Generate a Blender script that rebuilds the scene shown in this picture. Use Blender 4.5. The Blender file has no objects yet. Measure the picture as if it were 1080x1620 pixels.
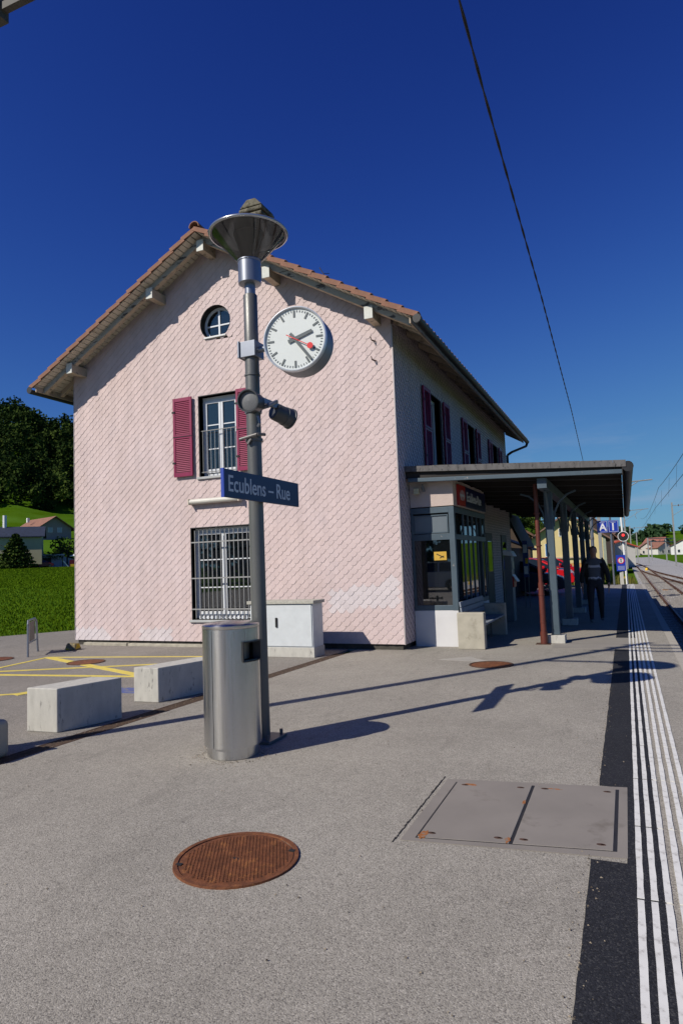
import bpy, bmesh, math, random
from mathutils import Vector, Matrix
random.seed(7)
R = math.radians
sc = bpy.context.scene
C = sc.collection

# ------------------------------------------------------------------ camera, sky, sun, exposure
cam_d = bpy.data.cameras.new('camera'); cam = bpy.data.objects.new('camera', cam_d); C.objects.link(cam)
YAW, PITCH, ROLL = 0.40305721, 0.07689786, -0.03766779
f_ = Vector((-math.sin(YAW)*math.cos(PITCH), math.cos(YAW)*math.cos(PITCH), math.sin(PITCH)))
r_ = Vector((math.cos(YAW), math.sin(YAW), 0)); u_ = r_.cross(f_)
r2 = math.cos(ROLL)*r_ + math.sin(ROLL)*u_; u2 = -math.sin(ROLL)*r_ + math.cos(ROLL)*u_
cam.matrix_world = Matrix(((r2.x, u2.x, -f_.x, 0), (r2.y, u2.y, -f_.y, 0), (r2.z, u2.z, -f_.z, 1.62), (0, 0, 0, 1)))
cam_d.sensor_fit = 'VERTICAL'; cam_d.sensor_height = 36; cam_d.lens = 36*1043.69/1620
cam_d.clip_start = .05; cam_d.clip_end = 9000
sc.camera = cam
SUN_EL = R(39.0); TOSUN = Vector((-.562*math.cos(SUN_EL), -.827*math.cos(SUN_EL), math.sin(SUN_EL)))
w = bpy.data.worlds.new('World'); sc.world = w; w.use_nodes = True
nt = w.node_tree; nt.nodes.clear()
sky = nt.nodes.new('ShaderNodeTexSky'); sky.sky_type = 'NISHITA'; sky.sun_disc = False
sky.sun_elevation = SUN_EL; sky.sun_rotation = math.atan2(-.562, -.827) % (2*math.pi)
sky.altitude = 900; sky.air_density = 1.0; sky.dust_density = .25; sky.ozone_density = 3.5
bg = nt.nodes.new('ShaderNodeBackground'); bg.inputs['Strength'].default_value = .055
wo = nt.nodes.new('ShaderNodeOutputWorld')
# deep polarised blue: one even per-channel response over the whole sky
_k = .055; _sv = nt.nodes.new('ShaderNodeSeparateColor'); _cb = nt.nodes.new('ShaderNodeCombineColor'); nt.links.new(sky.outputs[0], _sv.inputs[0])
for _i, (_A, _B) in enumerate(((.14, 5.), (.120, 2.2), (.056, 1.62))):      # x*x / (A + B*x*x)
    def _m(op, a, b):
        q = nt.nodes.new('ShaderNodeMath'); q.operation = op
        for _k2, _v in enumerate((a, b)):
            if isinstance(_v, (int, float)): q.inputs[_k2].default_value = _v
            else: nt.links.new(_v, q.inputs[_k2])
        return q.outputs[0]
    _x = _m('MULTIPLY', _sv.outputs[_i], _k); _x2 = _m('MULTIPLY', _x, _x)
    nt.links.new(_m('DIVIDE', _m('DIVIDE', _x2, _m('ADD', _m('MULTIPLY', _x2, _B), _A)), _k), _cb.inputs[_i])
# faint wisps of cloud low over the horizon, all the way round
_tc = nt.nodes.new('ShaderNodeTexCoord'); _mp = nt.nodes.new('ShaderNodeMapping'); _mp.inputs['Scale'].default_value = (2.2, 2.2, 11); nt.links.new(_tc.outputs['Generated'], _mp.inputs[0])
_nz = nt.nodes.new('ShaderNodeTexNoise'); _nz.inputs['Scale'].default_value = 2.6; _nz.inputs['Detail'].default_value = 8; _nz.inputs['Roughness'].default_value = .6; nt.links.new(_mp.outputs[0], _nz.inputs['Vector'])
_r1 = nt.nodes.new('ShaderNodeMapRange'); _r1.inputs[1].default_value = .47; _r1.inputs[2].default_value = .70; nt.links.new(_nz.outputs[0], _r1.inputs[0])
_sx = nt.nodes.new('ShaderNodeSeparateXYZ'); nt.links.new(_tc.outputs['Generated'], _sx.inputs[0])
_r2 = nt.nodes.new('ShaderNodeMapRange'); _r2.inputs[1].default_value = .02; _r2.inputs[2].default_value = .20; _r2.inputs[3].default_value = .85; _r2.inputs[4].default_value = 0; nt.links.new(_sx.outputs[2], _r2.inputs[0])
_mm = nt.nodes.new('ShaderNodeMath'); _mm.operation = 'MULTIPLY'; nt.links.new(_r1.outputs[0], _mm.inputs[0]); nt.links.new(_r2.outputs[0], _mm.inputs[1])
_mc = nt.nodes.new('ShaderNodeMix'); _mc.data_type = 'RGBA'; nt.links.new(_mm.outputs[0], _mc.inputs[0]); nt.links.new(_cb.outputs[0], _mc.inputs[6]); _mc.inputs[7].default_value = (5.6, 7.0, 9.6, 1)
nt.links.new(_mc.outputs[2], bg.inputs[0]); nt.links.new(bg.outputs[0], wo.inputs[0])
sd = bpy.data.lights.new('sun', 'SUN'); sd.energy = 4.6; sd.angle = R(.53); sd.color = (1, .93, .83)
so = bpy.data.objects.new('sun', sd); C.objects.link(so); so.location = (-20, -30, 30)
so.rotation_euler = TOSUN.to_track_quat('Z', 'Y').to_euler()
sc.view_settings.view_transform = 'Standard'; sc.view_settings.look = 'None'
sc.view_settings.exposure = 0.0; sc.view_settings.gamma = 1; sc.view_settings.use_curve_mapping = False
sc.render.resolution_x = 682; sc.render.resolution_y = 1024
sc.render.engine = 'CYCLES'
sc.cycles.max_bounces = 6; sc.cycles.diffuse_bounces = 1; sc.cycles.transparent_max_bounces = 10

# ------------------------------------------------------------------ materials
MATS = {}
def M(name, col, rough=.6, metal=0., var=.10, vs=6., bump=0., bs=60., c2=None, lo=.55, hi=.65, s2=3., stretch=None, spec=.5, emit=None, det=4.):
    if name in MATS: return MATS[name]
    m = bpy.data.materials.new(name); m.use_nodes = True; MATS[name] = m
    t = m.node_tree; n = t.nodes; L = t.links; b = n['Principled BSDF']
    b.inputs['Roughness'].default_value = rough; b.inputs['Metallic'].default_value = metal
    b.inputs['Specular IOR Level'].default_value = spec
    tc = n.new('ShaderNodeTexCoord'); src = tc.outputs['Object']
    if stretch:
        mp = n.new('ShaderNodeMapping'); mp.inputs['Scale'].default_value = stretch; L.new(src, mp.inputs[0]); src = mp.outputs[0]
    nz = n.new('ShaderNodeTexNoise'); nz.inputs['Scale'].default_value = vs; nz.inputs['Detail'].default_value = det; L.new(src, nz.inputs['Vector'])
    mr = n.new('ShaderNodeMapRange'); mr.inputs[1].default_value = .3; mr.inputs[2].default_value = .7
    mr.inputs[3].default_value = 1-var; mr.inputs[4].default_value = 1+var; L.new(nz.outputs[0], mr.inputs[0])
    hv = n.new('ShaderNodeVectorMath'); hv.operation = 'SCALE'; hv.inputs[0].default_value = col[:3]; L.new(mr.outputs[0], hv.inputs['Scale'])
    out = hv.outputs[0]
    if c2:
        n2 = n.new('ShaderNodeTexNoise'); n2.inputs['Scale'].default_value = s2; n2.inputs['Detail'].default_value = 6; n2.inputs['Roughness'].default_value = .65; L.new(src, n2.inputs['Vector'])
        m2 = n.new('ShaderNodeMapRange'); m2.inputs[1].default_value = lo; m2.inputs[2].default_value = hi; L.new(n2.outputs[0], m2.inputs[0])
        mx = n.new('ShaderNodeMix'); mx.data_type = 'RGBA'; L.new(m2.outputs[0], mx.inputs[0]); L.new(out, mx.inputs[6]); mx.inputs[7].default_value = (*c2[:3], 1)
        out = mx.outputs[2]
    L.new(out, b.inputs['Base Color'])
    if bump:
        n3 = n.new('ShaderNodeTexNoise'); n3.inputs['Scale'].default_value = bs; n3.inputs['Detail'].default_value = 3; L.new(src, n3.inputs['Vector'])
        bp = n.new('ShaderNodeBump'); bp.inputs['Strength'].default_value = bump; bp.inputs['Distance'].default_value = .01; L.new(n3.outputs[0], bp.inputs['Height']); L.new(bp.outputs[0], b.inputs['Normal'])
    if emit:
        b.inputs['Emission Color'].default_value = (*emit[:3], 1); b.inputs['Emission Strength'].default_value = emit[3]
    return m

def pebble(name, base, light, dark, scale=95., big=.14, patch=None):
    """exposed aggregate: small stones, large soft stains"""
    m = bpy.data.materials.new(name); m.use_nodes = True; t = m.node_tree; n = t.nodes; L = t.links; b = n['Principled BSDF']
    b.inputs['Roughness'].default_value = .85; b.inputs['Specular IOR Level'].default_value = .25
    tc = n.new('ShaderNodeTexCoord')
    vo = n.new('ShaderNodeTexVoronoi'); vo.inputs['Scale'].default_value = scale; L.new(tc.outputs['Object'], vo.inputs['Vector'])
    sp = n.new('ShaderNodeSeparateColor'); L.new(vo.outputs['Color'], sp.inputs[0])
    cr = n.new('ShaderNodeValToRGB'); e = cr.color_ramp.elements; e[0].color = (*dark, 1); e[0].position = 0; e[1].color = (*light, 1); e[1].position = 1
    a = e.new(.13); a.color = (*[x*.72 for x in base], 1); a = e.new(.28); a.color = (*base, 1); a = e.new(.78); a.color = (*[x*1.14 for x in base], 1)
    L.new(sp.outputs[0], cr.inputs[0])
    big_n = n.new('ShaderNodeTexNoise'); big_n.inputs['Scale'].default_value = .7; big_n.inputs['Detail'].default_value = 7; big_n.inputs['Roughness'].default_value = .62; L.new(tc.outputs['Object'], big_n.inputs['Vector'])
    mr = n.new('ShaderNodeMapRange'); mr.inputs[1].default_value = .3; mr.inputs[2].default_value = .7; mr.inputs[3].default_value = 1-big; mr.inputs[4].default_value = 1+big*.7; L.new(big_n.outputs[0], mr.inputs[0])
    st = n.new('ShaderNodeTexNoise'); st.inputs['Scale'].default_value = 2.2; st.inputs['Detail'].default_value = 8; st.inputs['Roughness'].default_value = .7
    mp = n.new('ShaderNodeMapping'); mp.inputs['Scale'].default_value = (1.6, .35, 1); mp.inputs['Rotation'].default_value = (0, 0, .5); L.new(tc.outputs['Object'], mp.inputs[0]); L.new(mp.outputs[0], st.inputs['Vector'])
    m3 = n.new('ShaderNodeMapRange'); m3.inputs[1].default_value = .57; m3.inputs[2].default_value = .72; m3.inputs[3].default_value = 1; m3.inputs[4].default_value = .80; L.new(st.outputs[0], m3.inputs[0])
    mu = n.new('ShaderNodeMath'); mu.operation = 'MULTIPLY'; L.new(mr.outputs[0], mu.inputs[0]); L.new(m3.outputs[0], mu.inputs[1])
    v2 = n.new('ShaderNodeTexVoronoi'); v2.inputs['Scale'].default_value = 2.3; L.new(tc.outputs['Object'], v2.inputs['Vector'])
    m5 = n.new('ShaderNodeMapRange'); m5.inputs[1].default_value = .022; m5.inputs[2].default_value = .040; m5.inputs[3].default_value = .62; m5.inputs[4].default_value = 1; L.new(v2.outputs['Distance'], m5.inputs[0])
    mu2 = n.new('ShaderNodeMath'); mu2.operation = 'MULTIPLY'; L.new(mu.outputs[0], mu2.inputs[0]); L.new(m5.outputs[0], mu2.inputs[1])
    n4 = n.new('ShaderNodeTexNoise'); n4.inputs['Scale'].default_value = 9; n4.inputs['Detail'].default_value = 6; n4.inputs['Roughness'].default_value = .7; L.new(tc.outputs['Object'], n4.inputs['Vector'])
    m6 = n.new('ShaderNodeMapRange'); m6.inputs[1].default_value = .3; m6.inputs[2].default_value = .7; m6.inputs[3].default_value = .91; m6.inputs[4].default_value = 1.07; L.new(n4.outputs[0], m6.inputs[0])
    mu3 = n.new('ShaderNodeMath'); mu3.operation = 'MULTIPLY'; L.new(mu2.outputs[0], mu3.inputs[0]); L.new(m6.outputs[0], mu3.inputs[1]); mu = mu3
    sc_ = n.new('ShaderNodeVectorMath'); sc_.operation = 'SCALE'; L.new(cr.outputs[0], sc_.inputs[0]); L.new(mu.outputs[0], sc_.inputs['Scale'])
    L.new(sc_.outputs[0], b.inputs['Base Color'])
    bp = n.new('ShaderNodeBump'); bp.inputs['Strength'].default_value = .35; bp.inputs['Distance'].default_value = .006
    L.new(vo.outputs['Distance'], bp.inputs['Height']); bp.invert = True; L.new(bp.outputs[0], b.inputs['Normal'])
    return m

def tile_mat(name, base, white, lich_shade):
    m = bpy.data.materials.new(name); m.use_nodes = True; t = m.node_tree; n = t.nodes; L = t.links; b = n['Principled BSDF']
    b.inputs['Roughness'].default_value = .72; b.inputs['Specular IOR Level'].default_value = .3
    at = n.new('ShaderNodeAttribute'); at.attribute_name = 'tone'
    sp = n.new('ShaderNodeSeparateColor'); L.new(at.outputs['Color'], sp.inputs[0])
    mx = n.new('ShaderNodeMix'); mx.data_type = 'RGBA'; mx.inputs[6].default_value = (*base, 1); mx.inputs[7].default_value = (*white, 1); L.new(sp.outputs[1], mx.inputs[0])
    tc = n.new('ShaderNodeTexCoord')
    nz = n.new('ShaderNodeTexNoise'); nz.inputs['Scale'].default_value = .55; nz.inputs['Detail'].default_value = 7; nz.inputs['Roughness'].default_value = .65; L.new(tc.outputs['Object'], nz.inputs['Vector'])
    mr = n.new('ShaderNodeMapRange'); mr.inputs[1].default_value = .35; mr.inputs[2].default_value = .68; L.new(nz.outputs[0], mr.inputs[0])
    tint = n.new('ShaderNodeMix'); tint.data_type = 'RGBA'; tint.blend_type = 'MULTIPLY'; tint.inputs[7].default_value = (1.0, .965, .92, 1)
    L.new(mr.outputs[0], tint.inputs[0]); L.new(mx.outputs[2], tint.inputs[6])
    n2 = n.new('ShaderNodeTexNoise'); n2.inputs['Scale'].default_value = 5; n2.inputs['Detail'].default_value = 6
    mp = n.new('ShaderNodeMapping'); mp.inputs['Scale'].default_value = (1, 1, .18); L.new(tc.outputs['Object'], mp.inputs[0]); L.new(mp.outputs[0], n2.inputs['Vector'])
    mr2 = n.new('ShaderNodeMapRange'); mr2.inputs[1].default_value = .35; mr2.inputs[2].default_value = .7; mr2.inputs[3].default_value = 1.03; mr2.inputs[4].default_value = .90; L.new(n2.outputs[0], mr2.inputs[0])
    ma = n.new('ShaderNodeMath'); ma.operation = 'MULTIPLY_ADD'; ma.inputs[1].default_value = .07; ma.inputs[2].default_value = .955; L.new(sp.outputs[0], ma.inputs[0])
    mu = n.new('ShaderNodeMath'); mu.operation = 'MULTIPLY'; L.new(ma.outputs[0], mu.inputs[0]); L.new(mr2.outputs[0], mu.inputs[1])
    s = n.new('ShaderNodeVectorMath'); s.operation = 'SCALE'; L.new(tint.outputs[2], s.inputs[0]); L.new(mu.outputs[0], s.inputs['Scale'])
    m4 = n.new('ShaderNodeMix'); m4.data_type = 'RGBA'; L.new(sp.outputs[2], m4.inputs[0]); L.new(s.outputs[0], m4.inputs[6]); m4.inputs[7].default_value = (*lich_shade, 1)
    L.new(m4.outputs[2], b.inputs['Base Color'])
    bn = n.new('ShaderNodeTexNoise'); bn.inputs['Scale'].default_value = 90; L.new(tc.outputs['Object'], bn.inputs['Vector'])
    bp = n.new('ShaderNodeBump'); bp.inputs['Strength'].default_value = .12; bp.inputs['Distance'].default_value = .004; L.new(bn.outputs[0], bp.inputs['Height']); L.new(bp.outputs[0], b.inputs['Normal'])
    return m

def glass(name, tint=(.02, .025, .03), refl=.25, transp=.35, rough=.02):
    m = bpy.data.materials.new(name); m.use_nodes = True; t = m.node_tree; n = t.nodes; L = t.links; n.clear()
    o = n.new('ShaderNodeOutputMaterial'); d = n.new('ShaderNodeBsdfDiffuse'); d.inputs[0].default_value = (*tint, 1)
    tr = n.new('ShaderNodeBsdfTransparent'); tr.inputs[0].default_value = (.85, .9, .9, 1); g = n.new('ShaderNodeBsdfGlossy'); g.inputs['Roughness'].default_value = rough
    a = n.new('ShaderNodeMixShader'); a.inputs[0].default_value = transp; L.new(d.outputs[0], a.inputs[1]); L.new(tr.outputs[0], a.inputs[2])
    fr = n.new('ShaderNodeFresnel'); fr.inputs[0].default_value = 1.5
    ad = n.new('ShaderNodeMath'); ad.operation = 'MULTIPLY_ADD'; ad.inputs[1].default_value = .9; ad.inputs[2].default_value = refl; ad.use_clamp = True; L.new(fr.outputs[0], ad.inputs[0])
    c = n.new('ShaderNodeMixShader'); L.new(ad.outputs[0], c.inputs[0]); L.new(a.outputs[0], c.inputs[1]); L.new(g.outputs[0], c.inputs[2]); L.new(c.outputs[0], o.inputs[0])
    return m

def leaf_mat(name, a, b_, sc_=.5):
    m = bpy.data.materials.new(name); m.use_nodes = True; t = m.node_tree; n = t.nodes; L = t.links; b = n['Principled BSDF']
    b.inputs['Roughness'].default_value = 1; b.inputs['Specular IOR Level'].default_value = 0
    at = n.new('ShaderNodeAttribute'); at.attribute_name = 'tone'
    sp = n.new('ShaderNodeSeparateColor'); L.new(at.outputs['Color'], sp.inputs[0])
    mx = n.new('ShaderNodeMix'); mx.data_type = 'RGBA'; mx.inputs[6].default_value = (*a, 1); mx.inputs[7].default_value = (*b_, 1); L.new(sp.outputs[0], mx.inputs[0]); L.new(mx.outputs[2], b.inputs['Base Color'])
    return m

m_pinks = tile_mat('pink_fibre_cement_side', (.60, .50, .50), (.665, .62, .635), (.075, .06, .06))  # last colour: step shade painted onto the tile edges, with some brown dirt
m_plat = pebble('platform_aggregate', (.305, .283, .240), (.46, .43, .37), (.17, .155, .135), 165, .15)
m_asph = pebble('forecourt_asphalt', (.240, .220, .190), (.42, .39, .35), (.13, .12, .105), 165, .16)
m_black = pebble('fresh_bitumen', (.020, .021, .026), (.06, .06, .06), (.012, .012, .013), 150, .12)
m_lid = M('lid_concrete', (.235, .212, .185), .8, var=.10, vs=2.2, bump=.15, bs=250, c2=(.17, .15, .125), lo=.58, hi=.7, s2=3)
m_pink = tile_mat('pink_fibre_cement', (.63, .515, .505), (.645, .585, .595), (.42, .27, .07))
m_conc = M('pale_concrete', (.50, .485, .43), .85, var=.10, vs=5, bump=.3, bs=60, c2=(.16, .155, .14), lo=.60, hi=.72, s2=7, stretch=(2.6, 2.6, .9))
m_conc2 = M('warm_concrete', (.42, .39, .31), .85, var=.1, vs=6, bump=.3, bs=80, c2=(.22, .20, .15), lo=.55, hi=.75, s2=4)
m_white_pl = M('white_plaster', (.66, .66, .66), .8, var=.05, vs=3, bump=.2, bs=120)
m_cream_pl = M('cream_roughcast', (.55, .45, .40), .9, var=.08, vs=4, bump=.6, bs=90)
m_rtile = M('clay_tile', (.25, .125, .080), .85, var=.25, vs=4, bump=.4, bs=50, c2=(.36, .27, .05), lo=.60, hi=.68, s2=9)
m_rtile_d = M('dark_clay_tile', (.17, .09, .06), .85, var=.25, vs=3, bump=.4, bs=40, c2=(.08, .07, .05), lo=.5, hi=.6, s2=5)
m_soff = M('soffit_board', (.60, .53, .42), .75, var=.12, vs=7, c2=(.30, .25, .19), lo=.58, hi=.72, s2=6)
m_timb = M('rafter_paint', (.50, .40, .29), .75, var=.14, vs=6, c2=(.22, .18, .14), lo=.55, hi=.66, s2=9)
m_peel = M('peeling_grey_paint', (.42, .42, .38), .75, var=.1, vs=5, c2=(.075, .075, .08), lo=.56, hi=.60, s2=3.2, stretch=(1, 1, 3.2))
m_whitep = M('white_paint', (.74, .75, .73), .45, var=.05, vs=5)
m_frame = M('window_white', (.70, .73, .76), .4, var=.04, vs=5)
m_reveal = M('dark_reveal', (.055, .055, .055), .8, var=.1, vs=8)
m_dark = M('near_black', (.012, .012, .013), .7, var=.1)
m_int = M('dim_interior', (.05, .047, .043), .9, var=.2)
m_curt = M('net_curtain', (.32, .34, .36), .9, var=.25, vs=14, stretch=(8, 1, .3))
m_bars = M('pale_iron', (.33, .33, .32), .5, .2, var=.1, vs=20)
m_shut = M('burgundy_paint', (.235, .010, .062), .45, var=.08, vs=4)
m_iron = M('grey_iron', (.16, .155, .15), .5, .3, var=.12, vs=20)
m_pole = M('galvanised_pole', (.145, .148, .142), .42, .35, var=.07, vs=5, bump=.12, bs=160, c2=(.12, .12, .118), lo=.5, hi=.7, s2=3, stretch=(1, 1, .3))
m_alu = M('brushed_alu', (.26, .28, .32), .38, .7, var=.06, vs=6)
m_steel = M('stainless_steel', (.64, .64, .63), .21, 1., var=.05, vs=3, bump=.06, bs=60, c2=(.42, .41, .39), lo=.5, hi=.8, s2=3, stretch=(14, 14, .5))
_t = m_steel.node_tree; _b = _t.nodes['Principled BSDF']; _b.inputs['Anisotropic'].default_value = .85; _b.inputs['Roughness'].default_value = .24; _b.inputs['Anisotropic Rotation'].default_value = .25
_tg = _t.nodes.new('ShaderNodeTangent'); _tg.direction_type = 'RADIAL'; _tg.axis = 'Z'; _t.links.new(_tg.outputs[0], _b.inputs['Tangent'])
m_blue = M('sign_blue', (.004, .008, .070), .35, var=.06, vs=2)
m_blueedge = M('sign_edge_blue', (.03, .07, .38), .4, var=.03)
m_text = M('sign_lettering', (.56, .61, .66), .5, var=.04)
m_clockf = M('clock_dial', (.72, .76, .73), .3, var=.02)
m_hand = M('clock_hand', (.10, .12, .125), .4, var=.05)
m_red = M('signal_red', (.70, .03, .03), .4, var=.04)
m_drum = M('clock_drum', (.20, .21, .235), .45, .3, var=.06, vs=3)
m_drain = M('drain_iron', (.085, .055, .038), .8, .2, var=.3, vs=18, bump=.5, bs=90, c2=(.14, .08, .045), lo=.55, hi=.7, s2=9)
m_rust = M('rusty_iron', (.175, .062, .024), .75, .25, var=.3, vs=18, bump=.5, bs=90, c2=(.31, .125, .04), lo=.55, hi=.66, s2=14)
m_rustd = M('dark_rust', (.085, .045, .03), .8, .2, var=.3, vs=18, bump=.4, bs=70)
m_ruststain = M('rust_stain', (.33, .12, .03), .85, var=.3, vs=30, c2=(.2, .17, .14), lo=.5, hi=.6, s2=30)
m_yel = M('yellow_road_paint', (.70, .56, .10), .7, var=.10, vs=9, c2=(.30, .26, .17), lo=.60, hi=.72, s2=16)
m_line = M('white_road_paint', (.72, .715, .67), .65, var=.10, vs=5, c2=(.36, .34, .31), lo=.54, hi=.70, s2=14)
m_kerb = M('kerb_concrete', (.40, .37, .31), .85, var=.1, vs=4, bump=.2, bs=90)
m_cab = M('cabinet_grey', (.60, .635, .64), .5, var=.05, vs=7, bump=.05, bs=40)
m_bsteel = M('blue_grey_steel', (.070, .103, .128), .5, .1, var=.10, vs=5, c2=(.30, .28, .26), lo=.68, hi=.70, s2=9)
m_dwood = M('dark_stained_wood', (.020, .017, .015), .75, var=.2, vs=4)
m_flash = M('weathered_flashing', (.115, .11, .108), .7, .1, var=.22, vs=6, c2=(.03, .03, .03), lo=.56, hi=.64, s2=8, stretch=(2, 1, 1))
m_brown = M('brown_pipe', (.115, .028, .017), .5, var=.12, vs=8, c2=(.06, .03, .025), lo=.6, hi=.7, s2=9)
m_gutter = M('dark_gutter', (.022, .023, .025), .5, .2, var=.15, vs=6)
m_bench = M('bench_grey_wood', (.22, .25, .29), .6, var=.12, vs=9)
m_pglass = glass('window_glass', (.012, .016, .022), .12, .45)
m_sglass = glass('shelter_glass', (.008, .01, .012), .17, .22)
m_lglass = glass('lamp_glass', (.10, .10, .10), .05, .86, .05)
m_blind = M('frosted_pane', (.14, .17, .19), .35, var=.06, vs=2)

# ------------------------------------------------------------------ mesh builder
class MB:
    def __init__(s): s.v = []; s.f = []; s.m = []; s.t = []
    def _add(s, vs, fs, m=0, t=None):
        o = len(s.v); s.v += [tuple(p) for p in vs]; s.f += [tuple(i+o for i in f) for f in fs]; s.m += [m]*len(fs)
        if isinstance(t, list): s.t += t
        else: s.t += [t or (0, 0, 0)]*len(fs)
    def bx(s, x0, x1, y0, y1, z0, z1, m=0, M_=None, t=None):
        vs = [Vector(p) for p in ((x0, y0, z0), (x1, y0, z0), (x1, y1, z0), (x0, y1, z0), (x0, y0, z1), (x1, y0, z1), (x1, y1, z1), (x0, y1, z1))]
        if M_: vs = [M_ @ p for p in vs]
        s._add(vs, [(0, 3, 2, 1), (4, 5, 6, 7), (0, 1, 5, 4), (1, 2, 6, 5), (2, 3, 7, 6), (3, 0, 4, 7)], m, t); return s
    def hexa(s, vs, m=0, t=None):
        s._add(vs, [(0, 3, 2, 1), (4, 5, 6, 7), (0, 1, 5, 4), (1, 2, 6, 5), (2, 3, 7, 6), (3, 0, 4, 7)], m, t); return s
    def cyl(s, p0, p1, r0, r1=None, n=16, caps=True, m=0):
        p0 = Vector(p0); p1 = Vector(p1); r1 = r0 if r1 is None else r1
        d = (p1-p0).normalized(); a = d.orthogonal().normalized(); b = d.cross(a)
        vs = [p0+r0*(math.cos(2*math.pi*i/n)*a+math.sin(2*math.pi*i/n)*b) for i in range(n)] + [p1+r1*(math.cos(2*math.pi*i/n)*a+math.sin(2*math.pi*i/n)*b) for i in range(n)]
        fs = [(i, (i+1) % n, n+(i+1) % n, n+i) for i in range(n)]
        if caps: fs += [tuple(range(n-1, -1, -1)), tuple(range(n, 2*n))]
        s._add(vs, fs, m); return s
    def bar(s, p0, p1, w_, h_, m=0, up=(0, 0, 1)):
        p0 = Vector(p0); p1 = Vector(p1); d = (p1-p0).normalized(); a = d.cross(Vector(up))
        if a.length < 1e-4: a = d.cross(Vector((0, 1, 0)))
        a.normalize(); b = a.cross(d); a = a*w_/2; b = b*h_/2
        s.hexa([p0-a-b, p0+a-b, p1+a-b, p1-a-b, p0-a+b, p0+a+b, p1+a+b, p1-a+b], m); return s
    def lathe(s, prof, c=(0, 0, 0), n=32, M_=None, m=0, sx=1., sy=1., caps=True):
        c = Vector(c); vs = []
        for r, z in prof:
            for i in range(n):
                p = Vector((r*sx*math.cos(2*math.pi*i/n), r*sy*math.sin(2*math.pi*i/n), z)); vs.append((M_ @ p if M_ else p)+c)
        fs = []
        for k in range(len(prof)-1):
            for i in range(n): fs.append((k*n+i, k*n+(i+1) % n, (k+1)*n+(i+1) % n, (k+1)*n+i))
        if caps and prof[0][0] > 1e-4: fs.append(tuple(range(n-1, -1, -1)))
        if caps and prof[-1][0] > 1e-4: fs.append(tuple((len(prof)-1)*n+i for i in range(n)))
        s._add(vs, fs, m); return s
    def prism(s, poly, f0, f1, m=0, t=None):
        """poly: list of 2D points, f0/f1 map (u,v)->3D front/back"""
        n = len(poly); vs = [f0(*p) for p in poly]+[f1(*p) for p in poly]
        s._add(vs, [tuple(range(n)), tuple(range(2*n-1, n-1, -1))]+[(i, n+i, n+(i+1) % n, (i+1) % n) for i in range(n)], m, t); return s
    def tube(s, pts, r, n=8, m=0):
        for a, b in zip(pts[:-1], pts[1:]): s.cyl(a, b, r, r, n, True, m)
        return s
    def mesh(s, name, mats, sub=(0, 0, 0), smooth=None, tone=False):
        me = bpy.data.meshes.new(name)
        me.from_pydata([(p[0]-sub[0], p[1]-sub[1], p[2]-sub[2]) for p in s.v], [], s.f)
        if not isinstance(mats, (list, tuple)): mats = [mats]
        for q in mats: me.materials.append(q)
        if len(mats) > 1: me.polygons.foreach_set('material_index', s.m)
        if tone:
            ca = me.color_attributes.new('tone', 'FLOAT_COLOR', 'CORNER'); buf = []
            for f, t in zip(s.f, s.t): buf += [t[0], t[1], t[2], 1.]*len(f)
            ca.data.foreach_set('color', buf)
        me.update()
        if smooth is not None:
            me.polygons.foreach_set('use_smooth', [True]*len(me.polygons)); me.set_sharp_from_angle(angle=R(smooth))
        return me

def thing(name, label, cat, loc=(0, 0, 0), rz=0., group=None):
    o = bpy.data.objects.new(name, None); C.objects.link(o); o.location = loc; o.rotation_euler = (0, 0, rz); o.empty_display_size = .2
    o['label'] = label; o['category'] = cat; o['base'] = tuple(loc)
    if group: o['group'] = group
    return o
def root_of(p):
    while p.parent: p = p.parent
    return p
def P(name, mb, mats, parent=None, smooth=None, bevel=0., tone=False, kind=None, local=False, label=None, seg=2):
    """one mesh object; geometry given in world coordinates unless local"""
    sub = (0, 0, 0)
    if parent is not None and not local: sub = tuple(root_of(parent).get('base', (0, 0, 0)))
    me = mb.mesh(name, mats, sub, smooth, tone); o = bpy.data.objects.new(name, me); C.objects.link(o)
    if parent is not None: o.parent = parent
    if bevel:
        md = o.modifiers.new('bevel', 'BEVEL'); md.width = bevel; md.segments = seg; md.limit_method = 'ANGLE'; md.angle_limit = R(40)
    if kind: o['kind'] = kind
    if label: o['label'] = label
    return o
def inst(name, me, parent, loc=(0, 0, 0), rot=(0, 0, 0)):
    o = bpy.data.objects.new(name, me); C.objects.link(o); o.parent = parent; o.location = loc; o.rotation_euler = rot; return o
def solo(name, mb, mats, label, cat, base, group=None, **k):
    o = P(name, mb, mats, None, **k)
    b = Vector(base)
    o.data.transform(Matrix.Translation(-b)); o.location = b
    o['label'] = label; o['category'] = cat
    if group: o['group'] = group
    return o
def struct(name, mb, mats, **k):
    o = P(name, mb, mats, None, **k); o['kind'] = 'structure'; return o
def dup(root, loc, label, rz=None):
    r = root.copy(); C.objects.link(r); r.location = loc; r['label'] = label
    if rz is not None: r.rotation_euler = (0, 0, rz)
    for ch in list(root.children):
        c = ch.copy(); C.objects.link(c); c.parent = r
        for g in list(ch.children):
            d = g.copy(); C.objects.link(d); d.parent = c
    return r
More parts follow.
